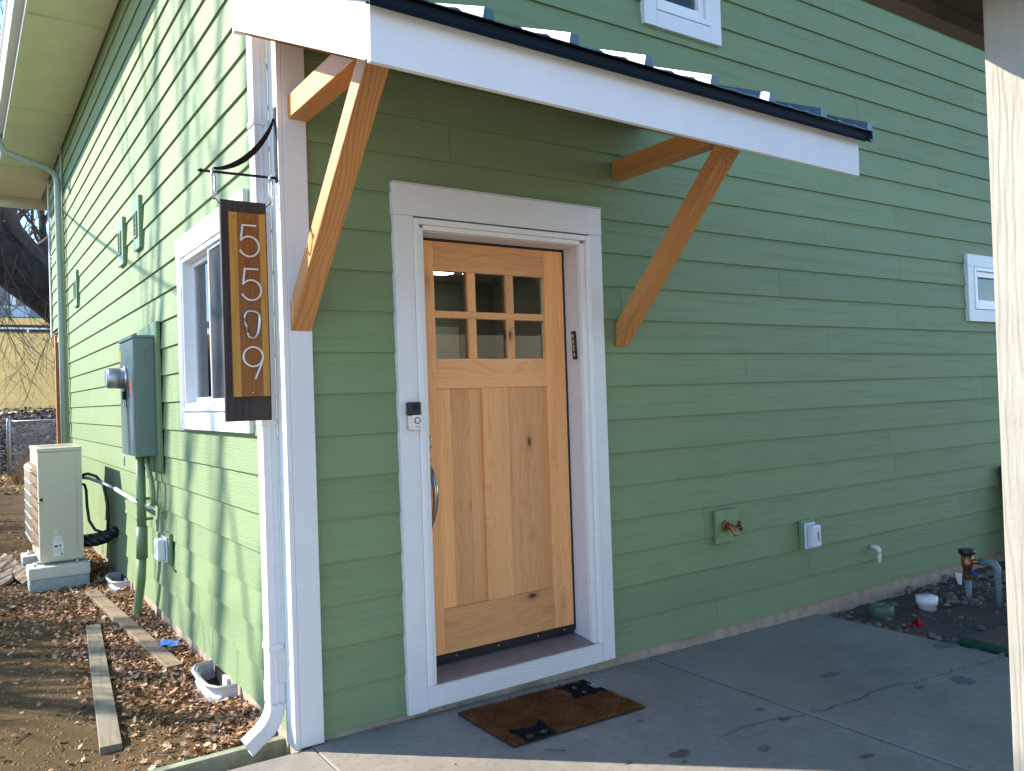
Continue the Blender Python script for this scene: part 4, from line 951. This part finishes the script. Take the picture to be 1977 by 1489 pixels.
# ------------------------------------------------------------------ foundation vent wells
def well(y0, lab, ln=.47):
    t = thing('vent_well', lab, 'vent well', (0,y0,-.1), 'plastic wells over the foundation vents')
    base = [(0.0,0.0),(-.085,.025),(-.118,.10),(-.125,ln*.5),(-.118,ln-.10),(-.090,ln-.02),(0.0,ln)]
    levels = [(-.14,.80),(-.05,.84),(-.045,1.0),(-.010,1.02),(-.005,.86),(.018,.88),(.024,1.04),(.046,1.06)]
    m = MB()
    for inner in (0, 1):
        for (z, s_) in levels:
            for (bx_, by) in base:
                q = .012 if inner else 0
                m.v.append((min(.008, bx_*s_ + (q if bx_ < -.01 else 0)), y0 + ln/2 + (by-ln/2)*(1 if not inner else .95), z + (0 if not inner else 0)))
    n = len(base); L = len(levels)
    for inn in (0, 1):
        for j in range(L-1):
            for i in range(n-1):
                a = inn*n*L + j*n + i; f = (a, a+1, a+n+1, a+n); m.f.append(f if not inn else f[::-1]); m.sm.append(False)
    top = (L-1)*n
    for i in range(n-1): m.f.append((top+i, top+i+1, n*L+top+i+1, n*L+top+i)); m.sm.append(False)
    o = m.build('well_shell', MT['well'], None); at0(o, t)
    rim = [(bx_*1.06 - .003, y0 + ln/2 + (by-ln/2)*1.01, .046) for (bx_, by) in base]
    o = MB().tube(rim, .008, 8).build('rim', MT['well']); at0(o, t)
    o = bx('vent_grille', MT['white'], None, -.012, .005, y0+.16, y0+.24, -.12, .035); at0(o, t)
    o = bx('vent_mouth', MT['black'], None, -.008, .004, y0+.25, y0+ln-.06, -.12, .035); at0(o, t)
well(.885, 'grey plastic vent well nearest the white downspout'); well(3.93, 'grey plastic vent well behind the green conduit')

# ------------------------------------------------------------------ boards and scraps on the side yard
def board(name, lab, mat, near, far, z0, z1, tw):
    (ax, ay), (bx_, by) = near, far; d = Vector((bx_-ax, by-ay, 0)); L = d.length; ang = math.atan2(d.y, d.x) - math.pi/2
    m = MB(); m.box(-tw/2, tw/2, 0, L, z0, z1); o = m.build(name, mat, None, .003); o.location = (ax, ay, 0); o.rotation_euler = (0,0,ang)
    return tag(o, lab, 'board')
board('loose_board', 'weathered grey board lying alone on the dirt', MT['old_wood'], (-.604,.668), (-.392,2.95), -.066, -.020, .088)
board('loose_board', 'tan board with a blue scrap lying along the leaf litter', MT['tan_wood'], (-.142,1.62), (-.262,4.12), -.058, -.012, .090)
m = MB(); r_ = random.Random(4); g = [[(-.15+.020*i*1.2, 1.99+.018*j*1.5, -.008 + .016*r_.random()) for i in range(6)] for j in range(6)]
m.v = [p for rw in g for p in rw]; m.f = [(j*6+i, j*6+i+1, j*6+i+7, j*6+i+6) for j in range(5) for i in range(5) if not (i+j in (0,1,9) or (i > 3 and j > 2))]; m.sm = [False]*len(m.f)
MT['blue_scrap'] = plain('blue_wrapper', (.06,.20,.62), .3, var=.4, scale=50)
tag(m.build('blue_wrapper', MT['blue_scrap']), 'crumpled blue wrapper on the end of the tan board', 'wrapper')
k = NT('green_stained_edging'); v = k.coord(); n1 = k.noise(v, 5, 6, .65); x, y, z = k.sep(v)
c = k.ramp(n1, [(.3, (.12,.13,.085)), (.55, (.30,.33,.22)), (.8, (.42,.42,.30))]); c = k.mix(k.ramp(k.noise(v, 14, 4, .6), [(.55, 0.0), (.7, .7)]), c, (.22,.12,.06))
k.col(c); k.rough(.8); k.bump(n1, .4, .01); MT['edging'] = k.m
o = bx('edging_timber', MT['edging'], None, -2.4, .03, .195, .238, -.20, .006, .004); tag(o, 'greenish stained edging timber under the white downspout', 'timber')
sb = thing('scrap_boards', 'small pile of brown boards leaning behind the heat pump', 'boards', (-.72,5.2,-.05))
for i, (x, y, a, t_) in enumerate(((-.735,4.95,8,.30),(-.79,5.10,-6,.45),(-.85,5.2,14,.6))):
    o = MB().box(-.06,.06,-.45,.45,-.012,.012).build('scrap_board', MT['tan_wood'], sb, .002); o.location = (x+.72, y-5.2+.3, .10-.03*i); o.rotation_euler = (R(6), R(-38+9*i), R(a))

# ------------------------------------------------------------------ leaf litter, pebbles, twigs
k = NT('fallen_leaf'); isl = k.island()
c = k.ramp(isl, [(0.0, (.08,.04,.02)), (.25, (.27,.125,.055)), (.5, (.42,.225,.11)), (.78, (.60,.42,.27)), (1.0, (.14,.07,.04))])
k.col(c); k.rough(.75); k.spec(.2); MT['leaf'] = k.m
star = []
for i in range(10):
    a = 2*math.pi*i/10 + math.pi/2; r0 = (1.0 if i % 2 == 0 else .55); star.append((math.cos(a)*r0, math.sin(a)*r0))
oak = [(0,-1.1),(.22,-.7),(.55,-.45),(.32,-.15),(.62,.25),(.30,.45),(.32,.85),(0,1.1),(-.32,.85),(-.30,.45),(-.62,.25),(-.32,-.15),(-.55,-.45),(-.22,-.7)]
def leaf(m, x, y, z, s_, r_):
    sh = oak if r_.random() < .6 else star; yaw = r_.uniform(0, 6.28); tilt = r_.gauss(0, .45); roll = r_.gauss(0, .5); curl = r_.uniform(-.5, .9)
    ca, sa = math.cos(yaw), math.sin(yaw); ct, st = math.cos(tilt), math.sin(tilt); cr, sr = math.cos(roll), math.sin(roll)
    vs = []
    for (px, py) in [(0,0)] + sh:
        q = px*px + .6*py*py; a, b, c_ = px*s_, py*s_, curl*q*s_*.45
        b, c_ = b*ct - c_*st, b*st + c_*ct; a, c_ = a*cr + c_*sr, -a*sr + c_*cr
        vs.append((x + a*ca - b*sa, y + a*sa + b*ca, z + c_ + .35*s_*abs(st)))
    n = len(sh); m.add(vs, [(0, 1+i, 1+(i+1) % n) for i in range(n)])
def blocked(x, y):
    if -.69 < x < -.20 and 4.48 < y < 5.52: return True
    if x > -.13 and (.88 < y < 1.36 or 3.92 < y < 4.41): return True
    for (ax, ay, bx_, by) in ((-.604,.668,-.392,2.95), (-.142,1.62,-.262,4.12)):
        t = max(0, min(1, ((x-ax)*(bx_-ax)+(y-ay)*(by-ay))/((bx_-ax)**2+(by-ay)**2)))
        if math.hypot(x-ax-t*(bx_-ax), y-ay-t*(by-ay)) < .052: return True
    return False
m = MB(); r_ = random.Random(21); n = 0
while n < 10000:
    u = r_.random()
    if u < .56: x = -abs(r_.gauss(0, .13)); y = .34 + r_.random()**1.25*7.5
    elif u < .82: x = r_.gauss(-.36, .12); y = r_.gauss(2.3, .75)
    elif u < .92: x = r_.gauss(-.62, .22); y = r_.gauss(3.7, .6)
    else: x = r_.uniform(-1.4, 0); y = r_.uniform(.3, 10)
    if y < .27 or x > -.004 or blocked(x, y): continue
    pile = .03*math.exp(-(x/.16)**2)
    leaf(m, x, y, ground_z(x, y) + .006 + r_.random()*(.012+pile), r_.uniform(.007, .020)*(1.35 if r_.random() < .1 else 1), r_); n += 1
m.build('fallen_leaves', MT['leaf'], kind='stuff')
m = MB(); r_ = random.Random(8)
for i in range(3800):
    x = -.02 - abs(r_.gauss(0,.7)); y = .26 + r_.random()**1.6*9
    if blocked(x, y): continue
    s_ = r_.uniform(.002, .008); z = ground_z(x, y)
    m.add([(x-s_,y-s_,z),(x+s_,y-s_*.7,z),(x+s_*.8,y+s_,z),(x-s_,y+s_*.9,z),(x+s_*.2,y,z+s_*1.2)], [(0,1,4),(1,2,4),(2,3,4),(3,0,4)])
MT['pebble'] = plain('pebbles', (.24,.17,.10), .9, var=.5, scale=90); m.build('gravel', MT['pebble'], kind='stuff')
m = MB(); r_ = random.Random(18)
for i in range(110):
    x = r_.uniform(-1.3, -.05); y = .3 + r_.random()**1.5*6
    if blocked(x, y): continue
    a = r_.uniform(0, 6.28); L = r_.uniform(.04, .20); pts = []
    for q in range(5): a += r_.gauss(0,.3); pts.append((x, y, ground_z(x, y)+.006)); x += math.cos(a)*L/5; y += math.sin(a)*L/5
    m.tube(pts, r_.uniform(.0012,.0028), 5)
MT['twig'] = plain('twigs', (.11,.075,.05), .9, var=.4); m.build('twigs', MT['twig'], kind='stuff')
# rubble along the front foundation and stones in the bed, crumbs on the patio
m = MB(); r_ = random.Random(31)
def stone(m, x, y, z, s_):
    vs = []; 
    for i in range(6): a = 2*math.pi*i/6; q = r_.uniform(.7,1.2); vs.append((x+s_*q*math.cos(a), y+s_*q*math.sin(a), z))
    for i in range(5): a = 2*math.pi*i/5; q = r_.uniform(.4,.7); vs.append((x+s_*q*math.cos(a), y+s_*q*math.sin(a), z+s_*r_.uniform(.5,.9)))
    m.add(vs, [(0,1,6),(1,7,6),(1,2,7),(2,8,7),(2,3,8),(3,9,8),(3,4,9),(4,5,9),(5,10,9),(5,0,10),(0,6,10),(6,7,8,9,10)])
for i in range(900):
    u = r_.random()
    if u < .55: x = r_.uniform(3.5, 6.2); y = r_.uniform(-1.9, .0)
    elif u < .8: x = r_.uniform(4.3, 6.0); y = r_.uniform(-.5, .0)
    else: x = 3.47 + abs(r_.gauss(0,.12)); y = r_.uniform(-1.6, 0)
    stone(m, x, y, -.085 + (.03 if x > 4.3 and y > -.5 else .005) + r_.uniform(0,.03), r_.choice((.006,.010,.010,.016,.024)))
MT['stone'] = plain('bed_stones', (.17,.14,.115), .9, var=.45, scale=14); m.build('bed_stones', MT['stone'], kind='stuff')
m = MB(); r_ = random.Random(77)
for i in range(260):
    if r_.random() < .6: x = r_.uniform(.06, 3.4); y = -abs(r_.gauss(0,.04)) + .008
    else: x = r_.uniform(.1, 3.4); y = r_.uniform(-1.8, 0)
    if mx0-.01 < x < mx1+.01 and my0-.01 < y < my1+.01: continue
    stone(m, x, y, pz(x), r_.uniform(.0015,.006))
m.build('grit', MT['stone'], kind='stuff')
m = MB(); m.tube([(.79,-.615,pz(.8)+.004),(.82,-.645,pz(.8)+.005),(.855,-.67,pz(.85)+.004)], .0022, 6); tag(m.build('twig', MT['twig']), 'thin dark twig on the patio near the door mat', 'twig')

# ------------------------------------------------------------------ trees
def grow(m, p, d, L, r, depth, r_, spread=.6, up=.12, segs=5, minr=.006, kids=(2,4), nsides=6):
    pts = [Vector(p)]; rs = [r]; d = Vector(d).normalized()
    for i in range(segs):
        d = (d + Vector((r_.gauss(0,.16), r_.gauss(0,.16), r_.gauss(0,.12)+up))).normalized()
        pts.append(pts[-1] + d*(L/segs)); rs.append(r*(1-.55*(i+1)/segs))
    m.tube(pts, rs, nsides if depth > 1 else 4, False)
    if depth <= 0: return
    for c_ in range(r_.randint(*kids)):
        t = r_.uniform(.35, 1.0); i = min(segs-1, int(t*segs)); q = pts[i].lerp(pts[i+1], t*segs-i)
        ax = Vector((r_.gauss(0,1), r_.gauss(0,1), r_.gauss(0,.6))).normalized(); nd = (d + ax*spread*r_.uniform(.7,1.4)).normalized()
        nr = max(minr, rs[i]*r_.uniform(.45,.7)); grow(m, q, nd, L*r_.uniform(.5,.8), nr, depth-1, r_, spread, up, max(3, segs-1), minr, kids, nsides)
k = NT('bark'); x, y, z = k.sep(k.coord()); n1 = k.noise(k.comb(k.math('MULTIPLY', x, 9.0), k.math('MULTIPLY', y, 9.0), k.math('MULTIPLY', z, 5.0)), 1.0, 6, .7)
k.col(k.ramp(n1, [(.35, (.018,.014,.011)), (.6, (.065,.048,.036)), (.8, (.15,.11,.08))])); k.rough(.95); k.bump(n1, 1.0, .08); MT['bark'] = k.m
MT['branch_bark'] = plain('branch_bark', (.085,.066,.05), .9, var=.4, scale=8)
# large leaning tree behind the house
lt = thing('leaning_tree', 'large bare tree leaning to the left behind the house', 'tree', (3.4,14.8,-.1))
r_ = random.Random(5); m = MB()
m.tube([(3.6,14.6,-.3),(3.2,14.7,.8),(2.4,14.8,1.95),(1.3,15,2.95),(.42,15,3.76),(.03,15,4.05),(-.39,15,4.42),(-1.3,15.1,5.0),(-2.4,15.3,5.7)], [.62,.58,.54,.50,.46,.44,.44,.36,.26], 14)
at0(m.build('trunk', MT['bark']), lt)
m = MB()
for (p, d, L, rr) in (((.30,15,4.0),(-.05,0,1),2.6,.16),((-.15,15,4.35),(-.25,0,1),2.8,.17),((-.30,14.9,4.6),(.55,.1,.9),2.2,.12),((.15,15.1,4.5),(.8,0,.7),1.8,.12),
        ((-.45,15.1,4.7),(-.5,.2,1),3.0,.14),((1.0,15,3.6),(.3,.3,1),3.0,.16),((-1.6,15.1,5.2),(-.4,0,1),3.4,.18),((-2.3,15.3,5.6),(-1,0,.4),3.0,.2)):
    grow(m, p, d, L, rr, 4, r_, .75, .05, 5, .008, (2,4))
for i in range(26):                                  # drooping twigs
    p = (r_.uniform(-.7,.8), r_.uniform(13.6,15.2), r_.uniform(3.4,4.4)); grow(m, p, (r_.gauss(.1,.4), r_.gauss(0,.3), -1), r_.uniform(1.0,2.3), .010, 2, r_, .5, -.05, 5, .004, (1,3), 4)
at0(m.build('crown', MT['branch_bark']), lt)
# thicket behind it
for i, (x, y, lab) in enumerate(((2.2,74,'thin bare tree behind the far pale house'),(-.6,78,'bare tree at the far left beyond the pale house'),(5.2,76,'bare tree beyond the far lawn partly hidden by the eave'))):
    t = thing('bare_tree', lab, 'tree', (x,y,8.8)); r_ = random.Random(40+i); m = MB(); m.tube([(x,y,8.5),(x+.2,y,13),(x-.1,y,19)], [.45,.36,.25], 8); at0(m.build('trunk', MT['bark']), t)
    m = MB()
    for q in range(9): grow(m, (x, y, 11.5+q*.9), (r_.gauss(0,.7), r_.gauss(0,.7), .8), 5.2, .17, 4, r_, .7, .06, 4, .02, (2,4), 5)
    at0(m.build('crown', MT['branch_bark']), t)
# tall bare tree in the side yard, out of frame, whose shadow falls on the sunlit wall
yt = thing('yard_tree', 'tall bare tree in the side yard left of the house', 'tree', (-8.7,9.9,-.1))
r_ = random.Random(14); m = MB(); m.tube([(-8.7,9.9,-.3),(-8.65,9.85,2),(-8.75,9.8,4),(-8.7,9.75,5.2)], [.22,.19,.16,.12], 12); at0(m.build('trunk', MT['bark']), yt)
m = MB()
for q in range(3):
    a = q*2.4; grow(m, (-8.7,9.75,4.3+q*.12), (.30*math.cos(a), .30*math.sin(a), 1), 4.6, .062, 3, r_, .30, .12, 6, .012, (1,3), 6)
for (pts, r0) in (([(-8.7,9.75,4.8),(-8.7,8.8,6.1),(-8.7,8.18,7.2),(-8.72,8.0,8.5),(-8.7,8.08,9.8),(-8.7,8.25,11.6),(-8.7,8.2,13.0)], .075),
                 ([(-8.7,9.75,5.0),(-8.7,9.2,6.3),(-8.7,8.85,7.8),(-8.72,8.75,9.3),(-8.7,8.55,11.0),(-8.7,8.6,12.6)], .060),
                 ([(-8.7,9.75,5.2),(-8.7,9.5,6.6),(-8.7,9.55,8.2),(-8.72,9.35,10.0),(-8.7,9.4,12.0)], .055),
                 ([(-8.7,9.75,5.2),(-8.7,10.2,6.6),(-8.7,10.05,8.2),(-8.72,10.2,10.0),(-8.7,10.0,12.0)], .050)):
    n_ = len(pts); m.tube(pts, [r0*(1-.6*i/n_) for i in range(n_)], 8)
    for i in range(2, n_-1): grow(m, pts[i], (0, r_.gauss(0,.5), 1), 2.0, r0*.40, 1, r_, .35, .15, 5, .012, (1,2), 5)
at0(m.build('crown', MT['branch_bark']), yt)
# hedge added out of frame, shaped to break up the sun on the dirt
hd = thing('shade_hedge', 'unseen leafless hedge added to dapple the dirt with shade', 'hedge', (-4.2,9,-.1))
r_ = random.Random(91); m = MB()
for i in range(520):
    y = 4.1 + i*.027 + r_.uniform(-.05,.05); x = -4.2 + r_.gauss(0,.16)
    grow(m, (x,y,-.1), (r_.gauss(0,.10), r_.gauss(0,.16), 1), r_.uniform(1.50,1.75), .028, 2, r_, .42, .10, 5, .008, (3,5), 4)
at0(m.build('stems', MT['branch_bark']), hd)
# overhead cable whose shadow crosses the wall
up_ = thing('utility_pole', 'wooden utility pole left of the house carrying a cable', 'pole', (-6.2,.3,-.2))
o = MB().tube([(-6.2,.3,-.3),(-6.2,.3,6.1)], [.14,.11], 12).build('pole_shaft', MT['fence_wood']); at0(o, up_)
pts = []
for i in range(25):
    t = i/24; a = Vector((-6.2,.3,5.75)); b = Vector((-.74,9.3,4.70)); q = a.lerp(b, t); q.z -= .22*4*t*(1-t); pts.append(q)
tag(MB().tube(pts, .014, 6).build('service_cable', MT['black_plastic']), 'black service cable running from the pole to the house eave', 'cable')

# ------------------------------------------------------------------ far end of the yard
cf = thing('chain_link_fence', 'galvanised chain link fence at the back of the side yard', 'fence', (0,19,-.1))
for x in (-.144, -.36, 2.6, -3.0): o = MB().tube([(x,19,-.2),(x,19,1.25),(x,19,1.29)], [.045,.045,.03], 10).build('fence_post', MT['galv']); at0(o, cf)
o = MB().tube([(-.144,19,1.22),(2.6,19,1.22)], .02, 8).build('top_rail', MT['galv']); at0(o, cf)
o = MB().tube([(-3.0,19,1.22),(-.36,19,1.22)], .02, 8).build('top_rail', MT['galv']); at0(o, cf)
m = MB()
for i in range(75):
    x = -.14 + (i-22)*.055
    for s_ in (1, -1):
        a = [x, 0.02]; b = [x + s_*1.2, 1.22]
        if s_ == -1: a = [x+1.2, .02]; b = [x, 1.22]
        pts = []
        for q in range(13):
            t = q/12; px = a[0]+(b[0]-a[0])*t; pz2 = a[1]+(b[1]-a[1])*t
            if -.14 < px < 2.6: pts.append((px, 19+.004*s_, pz2))
        if len(pts) > 1: m.tube([pts[0], pts[-1]], .0032, 4, False)
o = m.build('wire_mesh', MT['galv'], None, kind='stuff'); at0(o, cf)
m = MB(); r_ = random.Random(6)
for i in range(2600):
    x = r_.gauss(.22,.24); y = r_.gauss(16.4,.3); a = r_.uniform(0,6.28); L = r_.uniform(.25,.85)*math.exp(-((x-.3)/.45)**2); b = r_.gauss(0,.35)
    w_ = .006; dx, dy = math.cos(a)*w_, math.sin(a)*w_
    m.add([(x-dx,y-dy,-.06),(x+dx,y+dy,-.06),(x+math.cos(a)*b*L,y+math.sin(a)*b*L,-.06+L)], [(0,1,2)])
k = NT('dry_grass_clump'); k.col(k.ramp(k.island(), [(.1, (.14,.075,.035)), (.6, (.34,.20,.10)), (.95, (.48,.34,.19))])); k.rough(.9); MT['dry_grass'] = k.m
tag(m.build('dry_grass_clump', MT['dry_grass']), 'clump of dry brown ornamental grass by the wire fence', 'grass clump')
m = MB(); r_ = random.Random(61)
for i in range(5200):
    x = r_.uniform(-2.0, 3.2); t = r_.random(); y = 19.7 + t*5.4
    zz = [b + (d-b)*(y-a)/(c_-a) for (a, b), (c_, d) in zip(prof, prof[1:]) if a <= y <= c_]
    z = (zz[0] if zz else 1.4) + r_.uniform(.03,.16); leaf(m, x, y, z, r_.uniform(.03,.075), r_)
k = NT('bank_leaf'); k.col(k.ramp(k.island(), [(0, (.035,.026,.022)), (.6, (.085,.060,.045)), (.86, (.20,.14,.10)), (1.0, (.34,.27,.21))])); k.rough(.9); MT['bank_leaf'] = k.m
m.build('bank_leaves', MT['bank_leaf'], kind='stuff')
m = MB(); r_ = random.Random(66)
for i in range(700): x = r_.uniform(-1.6,.8); y = r_.uniform(13.6,18.6); leaf(m, x, y, -.045+r_.uniform(0,.04), r_.uniform(.02,.05), r_)
k = NT('yellow_leaf'); k.col(k.ramp(k.island(), [(0, (.30,.17,.04)), (.6, (.48,.33,.09)), (1.0, (.58,.46,.22))])); k.rough(.9); MT['yellow_leaf'] = k.m
m.build('yellow_leaves', MT['yellow_leaf'], kind='stuff')
rw = thing('retaining_wall', 'low dark stone wall along the top of the golden lawn', 'wall', (2,46,5.4))
r_ = random.Random(12)
for i in range(26):
    for j in range(2):
        x = -2 + i*.42 + .2*j; o = MB().box(x,x+.40,45.98,46.25,5.55+j*.2,5.55+j*.2+.19).build('stone_block', MT['bank'], None, .03); at0(o, rw)
gr = thing('guard_rail', 'thin white rail in front of the dark stone wall', 'rail', (2,45.6,5.4))
o = MB().tube([(-6,45.6,5.71),(12,45.6,5.73)], .045, 8).build('rail_bar', MT['white']); at0(o, gr)
for x in (-4,-1,2,5,8): o = MB().tube([(x,45.6,5.4),(x,45.6,5.71)], .04, 8).build('rail_post', MT['white']); at0(o, gr)
nb = thing('neighbour_house', 'pale house with grey upper floor across the golden lawn', 'house', (4,62,7.8))
MT['pale_wall'] = plain('pale_blue_wall', (.52,.58,.68), .8, var=.05); MT['grey_wall'] = plain('grey_upper_wall', (.20,.20,.20), .8, var=.1)
def N(n, mt_, *b): o = bx(n, MT[mt_], None, *b); at0(o, nb)
N('wall', 'pale_wall', -8, 16, 62, 70, 7.3, 8.75); N('upper_wall', 'grey_wall', -8, 2.05, 61.8, 70, 8.752, 11.2); N('upper_wall', 'grey_wall', 2.35, 16, 61.8, 70, 8.752, 11.2); N('corner_post', 'white', 2.05, 2.35, 61.75, 62, 8.752, 11.2)
N('roof', 'brown_trim', -9, 17, 61, 71, 11.21, 11.5)
for (x, w_) in ((1.55,.5),(3.2,.8),(1.0,.35)):
    N('window', 'box_grey', x, x+w_, 61.9, 61.995, 7.75, 8.55)

# house added out of view: darkens the door glass, bounces warm light on the wall
fh = thing('reflector_house', 'unseen beige house added to shape reflections in the door glass', 'house', (4,-17,-.2))
MT['brown_wall'] = plain('brown_house_wall', (.34,.27,.19), .85, var=.12)
def N2(n, mt_, *b): o = bx(n, MT[mt_], None, *b); at0(o, fh)
N2('wall', 'brown_wall', -5, 16, -26, -17, -.25, 5.4)
o = MB().prism([(-16.2,5.2),(-16.2,5.4),(-21.5,8.0),(-26.8,5.4),(-26.8,5.2),(-21.5,7.8)],'x',-5.6,16.6).build('roof', MT['brown_trim']); at0(o, fh)
for x in (-3, 1, 8, 12): N2('window', 'box_grey', x, x+1.3, -17.0, -16.95, 1.2, 2.6); N2('window', 'box_grey', x, x+1.3, -17.0, -16.95, 3.6, 4.8)
N2('door', 'white', 5, 5.95, -17.0, -16.94, -.2, 2.1)
